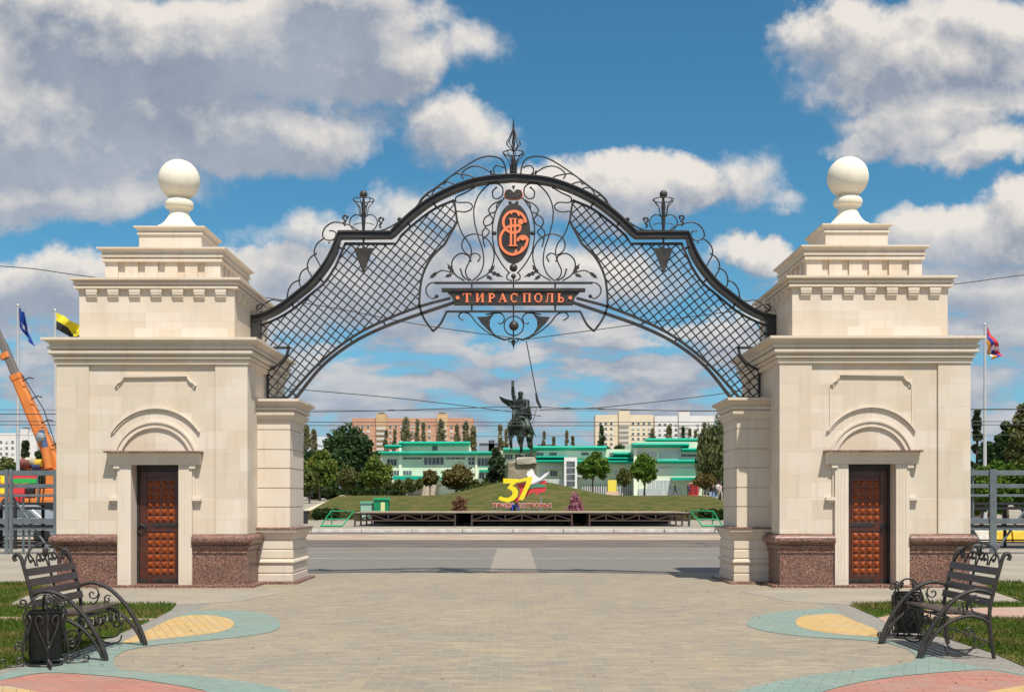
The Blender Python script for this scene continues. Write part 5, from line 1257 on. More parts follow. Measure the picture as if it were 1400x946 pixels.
mb = MB()
for i in range(9): t = i/8; mb.ball((.62+.44*t, .02, 1.60+.30*t), .085, 8, (1, .5, 1.1))
for q in (-1, 1): mb.tube([(1.0, .03+q*.06, 1.88), (1.0, .03+q*.08, 2.0)], [.035, .008], 6)
tfp(mb); mb.build('mane', BRZ, horse, smooth=True, local=True)
tr_ = tf @ Matrix.Translation((.05, 0, 0))
Rn = dict(pe=(0, 0, 1.60, (.15, .17)), sp=(0, 0, 1.85, (.13, .15)), ch=(.02, 0, 2.10, (.17, .21)), nk=(.03, 0, 2.30, .075), hd=(.05, 0, 2.42, .10), tp=(.05, 0, 2.53, .095),
  sl=(.02, .25, 2.18, .10), el=(.20, .30, 1.90, .075), wl=(.42, .12, 1.86, .05), hl=(.48, .08, 1.86, .05),
  sr=(.02, -.22, 2.20, .10), er=(.04, -.30, 2.52, .085), wr=(.08, -.30, 2.82, .06), hr=(.08, -.30, 2.92, .055), fr1=(.08, -.27, 3.02, .02), fr2=(.08, -.34, 3.03, .02),
  pl=(.02, .16, 1.55, .14), kl=(.34, .36, 1.28, .105), al=(.20, .38, .86, .065), fl=(.38, .40, .80, .05),
  pr=(.02, -.16, 1.55, .14), kr=(.34, -.36, 1.28, .105), ar=(.20, -.38, .86, .065), frr=(.38, -.40, .80, .05))
Re = [('pe', 'sp'), ('sp', 'ch'), ('ch', 'nk'), ('nk', 'hd'), ('hd', 'tp'), ('ch', 'sl'), ('sl', 'el'), ('el', 'wl'), ('wl', 'hl'), ('ch', 'sr'), ('sr', 'er'), ('er', 'wr'), ('wr', 'hr'), ('hr', 'fr1'), ('hr', 'fr2'), ('pe', 'pl'), ('pl', 'kl'), ('kl', 'al'), ('al', 'fl'), ('pe', 'pr'), ('pr', 'kr'), ('kr', 'ar'), ('ar', 'frr')]
rider = skin(Rn, Re, 'rider', BRZ, mon, 2, None, tr_)
mb = MB()  # cloak blown out to the picture's left, hanging behind the shoulders
g_ = [[(-.10, .28, 2.24), (-.14, -.22, 2.26), (-.20, -.55, 2.30), (-.26, -.85, 2.42), (-.30, -1.02, 2.50)],
      [(-.20, .34, 2.0), (-.22, -.20, 2.02), (-.24, -.48, 2.10), (-.28, -.76, 2.24), (-.3, -.95, 2.36)],
      [(-.26, .36, 1.75), (-.28, -.12, 1.75), (-.27, -.36, 1.92), (-.3, -.62, 2.12), (-.3, -.9, 2.26)],
      [(-.36, .42, 1.45), (-.40, .0, 1.45), (-.36, -.24, 1.62), (-.34, -.45, 1.95), (-.33, -.82, 2.2)]]
vs = []; ny_, nx_ = 4, 5
for s_ in (0, .05):
    for r in g_:
        for i, p in enumerate(r): vs.append((p[0]-s_+.05*math.sin(i*2.2+p[2]*9), p[1], p[2]))
fs = []
for k_ in (0, 20):
    for j in range(3):
        for i in range(4): a = k_+j*5+i; fs.append((a, a+1, a+6, a+5) if k_ == 0 else (a, a+5, a+6, a+1))
rim = [0, 1, 2, 3, 4, 9, 14, 19, 18, 17, 16, 15, 10, 5]
for i in range(len(rim)): a, b = rim[i], rim[(i+1) % len(rim)]; fs.append((a, a+20, b+20, b))
mb.add(vs, fs); mb.v = [tuple(tr_ @ Vector(v)) for v in mb.v]; ck = mb.build('cloak', BRZ, rider, smooth=True, local=True)
sb_ = ck.modifiers.new('sub', 'SUBSURF'); sb_.levels = sb_.render_levels = 2
mb = MB(); mb.ball((.15, 0, 1.55), .3, 12, (1.25, .85, .35)); mb.tube([(.25, .38, 1.5), (-.35, .5, .85)], [.03, .015], 6)
mb.v = [tuple(tr_ @ Vector(v)) for v in mb.v]; mb.build('saddle', BRZ, horse, smooth=True, local=True)
mb = MB(); mb.ball((.03, 0, 2.50), .115, 10, (1, .95, .9)); mb.v = [tuple(tr_ @ Vector(v)) for v in mb.v]; mb.build('hair', BRZ, rider, smooth=True, local=True)

# ================================================================== ANNIVERSARY SIGN AND STAGE
YL = 79.0
sg = thing('anniversary_sign', (X(712, YL), YL, .15), 'big yellow 37 with white dove and red green flag ribbon standing on the lawn', 'sign')
q2 = lambda pts: [(X(650+a/7.88, YL), Z(610+b/7.88, YL)) for a, b in pts]
YEL = mat('sign_yellow', (.85, .68, .02), .5); RED = mat('sign_red', (.62, .05, .06), .5); GRE = mat('sign_green', (.05, .28, .16), .5); WSG = mat('sign_white', (.80, .80, .82), .5)
def plate(nm, pts, m_, a, b, par=sg, sm=0):
    P2 = q2(pts)
    if sm: P2 = [(v.x, v.y) for v in catmull([(x, z, 0) for x, z in P2], sm, True)]
    mb = MB(); mb.prism(P2, YL+a, YL+b); return mb.build(nm, m_, par)
plate('ribbon', [(435, 405), (520, 395), (580, 400), (690, 365), (760, 365), (758, 455), (750, 490), (700, 500), (660, 520), (630, 490), (560, 530), (450, 600), (380, 590), (470, 540), (480, 460)], RED, .10, .22)
plate('green_band', [(575, 430), (640, 405), (755, 410), (752, 440), (680, 440), (600, 450), (575, 470)], GRE, .06, .098)
plate('dove', [(550, 300), (565, 265), (590, 262), (605, 240), (620, 258), (640, 300), (665, 325), (695, 340), (740, 300), (800, 270), (760, 320), (690, 370), (640, 395), (590, 412), (560, 380), (575, 340)], WSG, .0, .058)
plate('dove_wing_edge', [(600, 412), (650, 398), (700, 372), (770, 318), (806, 268), (790, 300), (720, 372), (660, 410), (600, 425)], mat('sign_grey_edge', (.25, .27, .30), .5), .03, .09)
# digit three and digit seven
plate('digit_three', [(298, 345), (460, 352), (455, 378), (420, 410), (395, 425), (430, 440), (460, 480), (455, 535), (415, 580), (350, 603), (290, 590), (245, 570), (265, 535), (310, 552), (360, 552), (395, 525), (400, 490), (375, 465), (345, 455), (350, 440), (372, 412), (378, 398), (302, 400)], YEL, -.08, .0)
plate('digit_seven', [(462, 358), (600, 325), (614, 330), (600, 400), (560, 480), (515, 580), (465, 575), (500, 500), (545, 400), (548, 372), (465, 388), (430, 395), (436, 375)], YEL, -.14, -.06)
fr = MB()
for px_ in (700, 716, 740): fr.box(X(px_, YL)-.04, X(px_, YL)+.04, YL+.22, YL+.30, .15, Z(672, YL))
fr.build('support_post', mat('galvanised_steel', (.30, .33, .35), .5, metal=.6), sg)
YT = 77.6
fc_ = bpy.data.curves.new('txt', 'FONT'); fc_.body = 'ПРИДНЕСТРОВЬЕ'; fc_.size = 1; fc_.extrude = .05; fc_.space_character = 1.12
def text_obj(off, y, m_, nm, par):
    fc_.offset = off; t_ = bpy.data.objects.new('t', fc_); COL.objects.link(t_); dg = bpy.context.evaluated_depsgraph_get(); dg.update()
    me = bpy.data.meshes.new_from_object(t_.evaluated_get(dg)); COL.objects.unlink(t_); bpy.data.objects.remove(t_)
    xs_ = [v.co.x for v in me.vertices]; zs_ = [v.co.y for v in me.vertices]
    if not hasattr(text_obj, 'box'): text_obj.box = (min(xs_), max(xs_), min(zs_), max(zs_))
    a, b, c, d = text_obj.box; X0, X1, Z0, Z1 = X(674, YT), X(754, YT), Z(694.5, YT), Z(687.8, YT); off_ = root_off(par)
    for v in me.vertices:
        x, z, w = v.co.x, v.co.y, v.co.z
        v.co = Vector((X0+(x-a)/(b-a)*(X1-X0), y-w, Z0+(z-c)/(d-c)*(Z1-Z0)))-off_
    me.materials.clear(); me.materials.append(m_); o = bpy.data.objects.new(nm, me); COL.objects.link(o); o.parent = par
    return o
lt = thing('letter_row', (X(714, YT), YT, .15), 'row of red capital letters with white edges below the yellow 37', 'sign')
text_obj(0.0, YT-.1, RED, 'red_letters', lt); text_obj(.045, YT, WSG, 'white_edges', lt)
mb = MB(); mb.box(X(674, YT), X(754, YT), YT+.06, YT+.12, Z(696.2, YT), Z(695, YT))
for px_ in (676, 700, 728, 752): mb.box(X(px_, YT)-.04, X(px_, YT)+.04, YT+.06, YT+.12, .15, Z(695, YT))
mb.build('base_rail', bpy.data.materials['galvanised_steel'], lt)

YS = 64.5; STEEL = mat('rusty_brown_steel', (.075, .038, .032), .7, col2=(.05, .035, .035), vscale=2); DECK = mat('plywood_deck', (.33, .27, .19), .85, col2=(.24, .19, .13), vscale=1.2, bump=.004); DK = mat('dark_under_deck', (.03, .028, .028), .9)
stg = thing('stage', (X(713, YS), YS, .15), 'low long plywood stage on brown steel trusses before the lawn', 'stage')
xa, xb = X(484.5, YS), X(943, YS); zt = .94
mb = MB()
for i in range(9):
    a = xa+(xb-xa)*i/9; mb.box(a+.006, xa+(xb-xa)*(i+1)/9-.006, YS, YS+8.0, zt-.05, zt)
mb.build('deck', DECK, stg)
for sx0, sx1 in ((485, 622), (645, 782), (806, 942)):
    for yy in (YS+.05, YS+2.6, YS+5.2, YS+7.8):
        a, b = X(sx0, YS), X(sx1, YS); n_ = 6; mb = MB()
        for z in (zt-.12, .47): mb.box(a, b, yy, yy+.07, z-.035, z+.035)
        for i in range(n_+1): x = a+(b-a)*i/n_; mb.box(x-.03, x+.03, yy+.002, yy+.068, .47, zt-.12)
        for i in range(n_):
            p, q = a+(b-a)*i/n_, a+(b-a)*(i+1)/n_
            mb.band([(p, .5), (q, zt-.15)] if i % 2 == 0 else [(p, zt-.15), (q, .5)], .045, yy+.01, yy+.06)
        mb.build('truss', STEEL, stg)
        for x in (a, b):
            mb = MB(); mb.box(x-.045, x+.045, yy-.01, yy+.08, .15, zt-.055); mb.box(x-.09, x+.09, yy-.05, yy+.12, .15, .17); mb.build('leg', STEEL, stg)
mb = MB(); mb.box(xa+.1, xb-.1, YS+7.9, YS+7.93, .16, zt-.06); mb.build('under_stage_shade', DK, stg)  # added dark sheet standing in for the shade beneath the deck
for i, (pts, lb) in enumerate((((438.5, 719, 468, 719, 484, 700, 452.5, 700), 'green steel frame leaning at the left end of the stage'), ((988, 719.5, 960, 719.5, 944, 701.5, 975, 701.5), 'green steel frame leaning at the right end of the stage'))):
    Yf = 63.6; f_ = thing('green_frame', (X(pts[0], Yf), Yf, .15), lb, 'frame', 'green frames at the stage ends'); m_ = bpy.data.materials.get('green_paint') or mat('green_paint', (.01, .30, .12), .5)
    A = [Vector((X(pts[0], Yf), Yf, .2)), Vector((X(pts[2], Yf), Yf, .2)), Vector((X(pts[4], Yf+1.2), Yf+1.2, 1.0)), Vector((X(pts[6], Yf+1.2), Yf+1.2, 1.0))]
    mb = MB(); mb.tube(A, .045, 4, closed=True); mb.build('frame', m_, f_)
    mb = MB(); mb.tube([A[0]+Vector((0, -.05, .0)), A[1]+Vector((0, -.05, .0))], .06, 4); mb.build('base_bar', m_, f_)
    mb = MB(); mb.tube([A[0].lerp(A[3], .45), A[1].lerp(A[2], .45)], .03, 4); mb.tube([A[3]+Vector((0, .02, 0)), A[3]+Vector((0, .3, -.82))], .03, 4); mb.tube([A[2]+Vector((0, .02, 0)), A[2]+Vector((0, .3, -.82))], .03, 4); mb.build('brace', m_, f_)
GB = bpy.data.materials['green_paint']
def cabinet(x0, x1, y0, y1, Y, m_, roofm, label, pl):
    a, b = X(x0, Y), X(x1, Y); zb_, zt_ = H((a+b)/2, Y), Z(y0, Y); o = thing('utility_cabinet', ((a+b)/2, Y, zb_), label, 'cabinet', 'cabinets on the lawn')
    mb = MB(); mb.box(a, b, Y, Y+.9, zb_, zt_-.18); mb.build('body', m_, o, bevel=.02)
    mb = MB(); mb.prism([(a-.08, zt_-.18), (b+.08, zt_-.18), (b-.05, zt_), (a+.05, zt_)], Y-.08, Y+.98); mb.build('roof', roofm, o)
    if pl: mb = MB(); c_ = a+(b-a)*.62; mb.box(c_-.15, c_+.15, Y-.012, Y-.002, zb_+.35, zt_-.35); mb.build('panel', mat('pale_yellow_panel', (.6, .62, .3), .6), o)
    return o
cabinet(511, 531, 680, 697, 86.5, mat('deep_green_sheet', (.0, .20, .085), .5), GB, 'tall green metal cabinet with sloping lid on the lawn', True)
cabinet(493, 509, 685, 697, 86.8, mat('pale_teal_sheet', (.28, .45, .38), .5), mat('teal_lid', (.12, .35, .26), .5), 'small pale teal cabinet left of the tall green one', False)
# pale flank slabs of the side steps
SLAB = mat('cream_slab', (.62, .52, .38), .8)
for i, (a, b, c, d) in enumerate(((458, 695, 466, 681), (975, 694.5, 964, 679.5))):
    Ya, Yc_ = 97, 118; o = MB(); xa_, xc_ = (-17.15, -17.15) if i == 0 else (19.3, 19.3)
    P4 = [(xa_-.28, Ya, .1), (xa_+.28, Ya, .1), (xc_+.28, Yc_, .6), (xc_-.28, Yc_, .6)]; za_, zc_ = H(0 if False else xa_*.9, Ya)+.08, H(xa_*.9, Yc_)+.06
    T4 = [(xa_-.28, Ya, za_), (xa_+.28, Ya, za_), (xc_+.28, Yc_, zc_), (xc_-.28, Yc_, zc_)]
    o.add(P4+T4, [(0, 1, 2, 3), (4, 5, 6, 7), (0, 1, 5, 4), (1, 2, 6, 5), (2, 3, 7, 6), (3, 0, 4, 7)])
    tag(o.build('flank_wall', SLAB), ['cream sloping flank wall at the left end of the lawn', 'cream sloping flank wall at the right end of the lawn'][i], 'low wall', 'flank walls of the lawn')
mb = MB(); k_ = thing('kiosk', (X(948, 168), 168, H(X(948, 168), 168)), 'small red kiosk beside the willow at the right', 'kiosk')
zk = H(X(948, 168), 168); mb.box(X(942, 168), X(955, 168), 168, 169.5, zk, Z(661, 168)); mb.build('body', RED, k_)
mb = MB(); mb.box(X(943.5, 168), X(948, 168), 167.94, 167.99, zk+.6, Z(662.5, 168)); mb.box(X(949, 168), X(953.5, 168), 167.94, 167.99, zk+.6, Z(662.5, 168)); mb.build('window', mat('dark_red_glass', (.22, .02, .02), .3), k_)
mb = MB(); mb.box(X(941.5, 168), X(955.5, 168), 167.9, 169.6, Z(661, 168), Z(660, 168)); mb.build('roof', mat('kiosk_trim', (.6, .45, .4), .6), k_)
def bin_(px, y0, y1, Y, label):
    x = X(px, Y); z0 = H(x, Y); zt_ = Z(y0, Y); o = thing('litter_bin', (x, Y, z0), label, 'bin')
    mb = MB(); mb.lathe([(.18, z0+.02), (.22, zt_-.12), (.22, zt_-.1)], (x, Y, 0), 14); mb.build('body', DK, o); mb = MB(); mb.lathe([(.245, zt_-.10), (.245, zt_-.04), (.1, zt_)], (x, Y, 0), 14); mb.build('rim', DK, o)
bin_(417, 698, 707, 72, 'small black litter bin on the square, right beside the left pier')
# ================================================================== BARRIERS, PLATFORMS, CRANE, CAR, FLAGS, WIRES
GALV = mat('grey_painted_steel', (.115, .135, .15), .5, col2=(.15, .175, .19), vscale=3, metal=.2)
BLKS = mat('black_steel', (.018, .018, .022), .6)
YF = 34.0
def barrier(xa, xb, posts, diags, label):
    o = thing('steel_barrier', (X((xa+xb)/2, YF), YF, 0), label, 'barrier', 'grey steel barriers beside the towers')
    for (y0, y1) in ((643, 650), (661.5, 667), (675.5, 679), (708.5, 716), (722, 724.5), (754.5, 759)):
        mb = MB(); mb.box(X(xa, YF), X(xb, YF), YF, YF+.07, max(Z(y1, YF), .03), Z(y0, YF)); mb.build('rail', GALV, o, bevel=.008)
    for p in posts:
        mb = MB(); mb.box(X(p, YF)-.05, X(p, YF)+.05, YF-.055, YF-.002, .0, Z(641.5, YF)); mb.build('post', GALV, o, bevel=.008)
    for (a, b, c, d) in diags:
        mb = MB(); mb.tube([W(a, b, YF+.12), W(c, d, YF+.12)], .035, 6); mb.build('brace', GALV, o)
    return o
barrier(-160, 84, (-150, -70, 9.5, 15.5, 76), ((18, 680, 68, 752), (6, 682, -40, 752), (-150, 680, -100, 750), (32, 680, 32, 755), (40, 700, 40, 755)), 'grey steel rail barrier left of the left tower in front of the car')
barrier(1324, 1560, (1355, 1359.5, 1432, 1550), ((1402, 697, 1362, 752), (1326, 718, 1346, 750), (1330, 640, 1330, 755)), 'grey steel rail barrier right of the right tower')
def platform(xa, xb, label, Yp=37.5):
    o = thing('black_platform', (X((xa+xb)/2, Yp), Yp, 0), label, 'platform', 'black stage platforms behind the barriers')
    mb = MB(); mb.box(X(xa, Yp), X(xb, Yp), Yp, Yp+2.2, Z(690, Yp), Z(686.5, Yp)); mb.build('deck', BLKS, o)
    for (y0, y1) in ((693, 696.5), (719, 722), (740, 742)):
        for yy in (Yp, Yp+2.1): mb = MB(); mb.box(X(xa, Yp), X(xb, Yp), yy, yy+.06, Z(y1, Yp), Z(y0, Yp)); mb.build('rail', BLKS, o)
    n_ = int((xb-xa)/60)
    for i in range(n_+1):
        x = X(xa+(xb-xa)*i/n_, Yp)
        for yy in (Yp-.05, Yp+2.16): mb = MB(); mb.box(x-.05, x+.05, yy, yy+.05, 0, Z(690, Yp)-.002); mb.build('leg', BLKS, o)
platform(-100, 82, 'low black steel platform between the left barrier and the silver car'); platform(1326, 1500, 'low black steel platform behind the right barrier')
# concrete blocks painted yellow and white on the right roadside
def kblock(x0, x1, m_, label):
    Y = 44; o = MB(); o.prism([(Y, .005), (Y+.5, .005), (Y+.4, .42), (Y+.1, .42)], X(x0, Y), X(x1, Y), 'yz'); tag(o.build('road_block', m_, bevel=.02), label, 'road block', 'painted road blocks')
kblock(1358, 1384, mat('road_yellow', (.75, .50, .03), .6, var=.2, vscale=3), 'yellow painted road block behind the right barrier'); kblock(1386, 1450, bpy.data.materials['road_yellow'], 'yellow painted road block at the right picture edge'); kblock(1326, 1353, KERBW, 'white painted road block beside the right tower')
kblock(-60, 60, KERBW, 'long white road block behind the silver car') if False else None
# silver car
YC = 41.5
cx0 = X(-35, YC); car = thing('parked_car', (X(22, YC), YC, 0), 'silver hatchback parked behind the left barrier', 'car')
PAINT = mat('silver_car_paint', (.42, .44, .46), .28, metal=.5, coat=.6)
L0, L1 = X(-62, YC), X(87, YC); w0, w1 = YC, YC+1.75
side = [(0, .28), (0, .62), (.03, .78), (.22, .90), (.30, .93), (1.0, 1.38), (1.35, 1.45), (2.3, 1.43), (2.75, 1.30), (3.2, .96), (3.75, .84), (3.95, .70), (4.0, .42), (3.95, .28)]
kx = (L1-L0)/4.0
def carsec(pts, ya, yb, m_, nm, par=car, bev=.03): mb = MB(); mb.prism([(L0+a*kx, b) for a, b in pts], ya, yb); return mb.build(nm, m_, par, bevel=bev)
body = carsec([(0, .28), (0, .62), (.03, .78), (.22, .90), (3.2, .93), (3.75, .84), (3.95, .70), (4.0, .42), (3.95, .28)], w0, w1, PAINT, 'body', bev=.06)
mb = MB(); lo = [(.30, .90), (1.0, 1.36), (1.35, 1.44), (2.3, 1.42), (2.75, 1.29), (3.25, .91)]
n_ = len(lo); vs = [(L0+a*kx, w0+.05+(b-.9)*.32, b) for a, b in lo]+[(L0+a*kx, w1-.05-(b-.9)*.32, b) for a, b in lo]
mb.add(vs, [tuple(range(n_)), tuple(range(2*n_-1, n_-1, -1))]+[(i, (i+1) % n_, (i+1) % n_+n_, i+n_) for i in range(n_)]); mb.build('cabin', PAINT, car, bevel=.03)
for gl in ([(.72, .97), (1.12, 1.32), (1.75, 1.36), (1.75, .97)], [(1.85, .97), (1.85, 1.36), (2.3, 1.34), (2.65, 1.24), (2.98, .97)]):
    mb = MB(); n_ = len(gl); f = lambda b, o_: w0+.05+(b-.9)*.32-o_
    mb.add([(L0+a*kx, f(b, .012), b) for a, b in gl]+[(L0+a*kx, f(b, -.01), b) for a, b in gl], [tuple(range(n_)), tuple(range(2*n_-1, n_-1, -1))]+[(i, (i+1) % n_, (i+1) % n_+n_, i+n_) for i in range(n_)]); mb.build('window', GLASS, car)
TYRE = mat('tyre_rubber', (.02, .02, .02), .85); RIM = mat('wheel_rim', (.35, .36, .38), .35, metal=.7)
def wheel(x, y, r, wdt, par):
    e_ = bpy.data.objects.new('wheel', None); COL.objects.link(e_); e_.parent = par; e_.location = Vector((x, y, r))-root_off(par)
    mb = MB(); pr = [(r*.62, -wdt/2), (r*.94, -wdt/2), (r, -wdt*.35), (r, wdt*.35), (r*.94, wdt/2), (r*.62, wdt/2)]; mb.lathe(pr, (0, 0, 0), 24); mb.v = [(a, c_, b) for a, b, c_ in mb.v]; mb.build('tyre', TYRE, e_, local=True, smooth='auto')
    mb = MB(); mb.lathe([(r*.1, -wdt/2+.03), (r*.6, -wdt/2+.03), (r*.63, -wdt/2-.004), (r*.63, wdt/2)], (0, 0, 0), 20); mb.v = [(a, c_, b) for a, b, c_ in mb.v]; mb.build('rim', RIM, e_, local=True, smooth='auto')
for x in (.75, 3.2):
    for y in (w0+.08, w1-.08): wheel(L0+x*kx, y, .31, .2, car)
carsec([(3.72, .68), (3.96, .62), (3.97, .74), (3.78, .80)], w0+.0, w0+.3, PGLASS, 'headlight', bev=0); carsec([(-.01, .6), (.12, .6), (.12, .8), (.02, .8)], w0-.005, w0+.25, RED, 'tail_light', bev=0)
mb = MB(); mb.box(L0+.02, L1-.02, w0-.03, w0-.002, .50, .58); mb.build('side_moulding', mat('car_trim', (.5, .52, .54), .4), car); mb = MB(); mb.box(L0+.5, L0+.95, w0-.06, w0+.1, .30, .35); 
# crane truck
YK = 58.0
CO = mat('crane_orange', (.70, .22, .04), .55, col2=(.58, .17, .035), vscale=.6)
crn = thing('crane_truck', (X(60, YK), YK, 0), 'orange truck crane with telescopic boom raised to the left behind the left barrier', 'crane')
def boom(p0, p1, w0_, w1_, m_, nm, par=crn):
    A, Bq = W(p0[0], p0[1], YK), W(p1[0], p1[1], YK); d_ = (Bq-A).normalized(); n_ = Vector((-d_.z, 0, d_.x)); vs = []
    for P_, w in ((A, w0_), (Bq, w1_)):
        for (s_, t_) in ((-1, -.75), (-.65, -1), (.65, -1), (1, -.75), (1, .75), (.65, 1), (-.65, 1), (-1, .75)): vs.append(P_+n_*w/2*s_+Vector((0, 1, 0))*w/2*.85*t_)
    mb = MB(); mb.add(vs, [tuple(range(8)), tuple(range(15, 7, -1))]+[(i, (i+1) % 8, (i+1) % 8+8, i+8) for i in range(8)]); return mb.build(nm, m_, par)
boom((84, 655), (22.5, 515), .72, .48, CO, 'boom_section'); b2 = boom((26, 523), (4, 470), .38, .36, DARKR, 'boom_section'); boom((4, 470), (-14, 430), .29, .27, DARKR, 'boom_section')
boom((24, 519), (21, 512), .55, .55, CO, 'boom_collar'); boom((9, 490), (6, 483), .47, .47, CO, 'boom_collar')
mb = MB()
for t in (.08, .3, .52, .75, .93):
    P_ = W(84, 655, YK).lerp(W(22.5, 515, YK), t); mb.tube([P_+Vector((.3, -.35, .1)), P_+Vector((.62, -.35, .28)), P_+Vector((.62, .2, .28))], .03, 5)
mb.tube([W(88, 645, YK), W(60, 560, YK), W(30, 512, YK)], .025, 5); mb.build('hose_guide', BLKS, crn)
mb = MB(); mb.tube([W(67, 640, YK-.5), W(62, 612, YK-.5)], .22, 12); mb.build('ram_body', CO, crn, smooth='auto'); mb = MB(); mb.tube([W(62, 613, YK-.5), W(56.5, 588, YK-.5)], .14, 12); mb.build('ram_rod', mat('blue_steel_rod', (.10, .16, .30), .4, metal=.4), crn, smooth='auto')
mb = MB()
mb.ball(W(56, 598, YK-.5), .28, 10); mb.build('ram_joint', bpy.data.materials['galvanised_steel'], crn)
for nm, m_, bx in (('turntable', CO, (48, 90, 668, 686, YK-.8, YK+1.2)), ('turntable', CO, (62, 92, 648, 668, YK-.6, YK+1.0)), ('chassis', BLKS, (-60, 95, 688, 696, YK-1, YK+1.2)), ('engine_deck', CO, (26, 92, 681, 688, YK-1, YK+1.2)),
                   ('winch', BLKS, (34, 45, 667, 674, YK-.9, YK-.3)), ('cab', mat('cab_red', (.55, .03, .03), .4), (14, 32, 667, 688, YK-1.05, YK+1.2)), ('cab', CO, (-40, 13, 650, 690, YK-1.05, YK+1.2))):
    mb = MB(); pbox(mb, *bx); mb.build(nm, m_, crn, bevel=.04)
mb = MB(); pbox(mb, -30, 0, 655, 668, YK-1.08, YK-1.05); mb.build('cab_window', GLASS, crn)
for nm, cc, (a, b), r, ln in (('winch_drum', (.22, .06, .05), (36, 633), .26, .5), ('winch_drum', (.50, .48, .36), (42, 631), .22, .5), ('hook_block', (.70, .45, .04), (52, 633), .20, .4), ('oil_tank', (.04, .07, .20), (50, 637), .2, .4)):
    P_ = W(a, b, YK-.6); mb = MB(); mb.tube([P_-Vector((ln/2, 0, 0)), P_-Vector((ln/2-.04, 0, 0)), P_+Vector((ln/2-.04, 0, 0)), P_+Vector((ln/2, 0, 0))], [r*.8, r, r, r*.8], 14); mb.build(nm, mat(nm+'_paint', cc, .6, var=.4, vscale=5), crn, smooth='auto')
mb = MB(); pbox(mb, 33, 56, 636, 641, YK-.5, YK+.4); mb.build('drum_frame', CO, crn, bevel=.03)
for a in (26, 40, 53, 58): mb = MB(); mb.tube([W(a, 688, YK-1.05), W(a+3, 645, YK-1.05)], .03, 5); mb.build('hose', BLKS, crn)
for x in (-30, 5, 40, 75):
    for yy in (YK-.85, YK+1.0): wheel(X(x, YK), yy, .52, .34, crn)
bn_ = thing('banner', (X(30, 50), 50, 0), 'long red and green striped banner hung behind the left barrier', 'banner')
Yb_ = 50.0
for (x0, x1, y0, y1, m_) in ((18, 50, 649, 654, RED), (18, 50, 654, 660.5, bpy.data.materials.new('flag_green')), (18, 33, 667, 674, RED), (-20, 8, 649, 660, YEL), (-20, 8, 667, 674, YEL)):
    if m_.name == 'flag_green' and not m_.use_nodes: m_.use_nodes = True; m_.node_tree.nodes['Principled BSDF'].inputs['Base Color'].default_value = (.03, .38, .08, 1)
    mb = MB(); pbox(mb, x0, x1, y0, y1, Yb_, Yb_+.03); mb.build('cloth', m_, bn_)
mb = MB(); mb.prism([(X(-4+6*math.cos(a)*(1 if i % 2 else .55), Yb_), Z(655+6*math.sin(a)*(1 if i % 2 else .55), Yb_)) for i, a in enumerate([j*math.pi/6 for j in range(12)])], Yb_-.03, Yb_-.005); mb.build('flower_print', RED, bn_)
for x in (-22, 8.5, 17, 50.5): mb = MB(); mb.box(X(x, Yb_)-.03, X(x, Yb_)+.03, Yb_+.04, Yb_+.1, 0, Z(648, Yb_)); mb.build('pole', GALV, bn_)
# flagpoles with flags
POLE = mat('pale_grey_pole', (.55, .56, .57), .4, metal=.3)
FB = mat('flag_blue', (.01, .05, .30), .7); FY = mat('flag_yellow', (.70, .58, .02), .7); FK = mat('flag_black', (.02, .02, .022), .7); FR = mat('flag_red', (.50, .02, .03), .7); FO = mat('flag_orange', (.70, .30, .02), .7); FWH = mat('flag_white', (.7, .7, .72), .7); FDB = mat('flag_dark_blue', (.02, .03, .25), .7)
def flagpole(px, top, Y, label, grid, colf, mats, flabel):
    x = X(px, Y); z0 = H(x, Y); zt_ = Z(top, Y); o = thing('flagpole', (x, Y, z0), label, 'flagpole', 'white flagpoles')
    mb = MB(); mb.tube([(x, Y, z0), (x, Y, zt_)], [.13, .07], 12); mb.build('pole', POLE, o, smooth='auto'); mb = MB(); mb.ball((x, Y, zt_+.06), .1, 10); mb.build('knob', POLE, o, smooth=True)
    mb = MB(); mb.lathe([(.3, z0), (.3, z0+.1), (.14, z0+.2)], (x, Y, 0), 12); mb.build('base', POLE, o)
    # flag: interpolate the four edges, with folds
    nu, nv = 26, 18; (TL, TR, BR, BL) = [W(a, b, Y) for a, b in grid]; f_ = MB()
    vs = []
    for s_ in (0, .012):
        for j in range(nv+1):
            for i in range(nu+1):
                u, v = i/nu, j/nv; P_ = TL.lerp(TR, u).lerp(BL.lerp(BR, u), v)
                P_ = P_+Vector((0, .28*math.sin(u*9+v*4)*min(1, u*3)+s_, .10*math.sin(u*7+1.3*v)*u-.15*u*(1-u)))
                vs.append(P_)
    off_ = (nu+1)*(nv+1); fs = []; mi = []
    for j in range(nv):
        for i in range(nu):
            a = j*(nu+1)+i; c_ = colf((i+.5)/nu, (j+.5)/nv)
            fs.append((a, a+1, a+nu+2, a+nu+1)); mi.append(c_); fs.append((a+off_, a+off_+nu+1, a+off_+nu+2, a+off_+1)); mi.append(c_)
    f_.v = [tuple(v) for v in vs]; f_.f = fs; f_.m = mi
    fl = f_.build('flag', mats, None, smooth=True, recalc=False)
    me = fl.data; c0 = Vector((x, Y, zt_)); me.transform(Matrix.Translation(-c0)); fl.location = c0; tag(fl, flabel, 'flag', 'flags')
flagpole(24.5, 419, 72, 'leftmost tall flagpole, carrying the blue flag', [(26, 420), (31, 425), (47, 476), (27, 447)], lambda u, v: 1 if (.3 < u < .8 and .55 < v < .8 and int(u*20+v*9) % 3) else 0, [FB, bpy.data.materials['blue_white_wall']], 'blue flag with small pale emblem hanging limp at the left')
def f2(u, v):
    e_ = (u-.72)**2/.06+(v-.55)**2/.09
    if e_ < 1 and not (e_ < .25 and int(u*30) % 2): return 0
    return 0 if v < .5 else 1
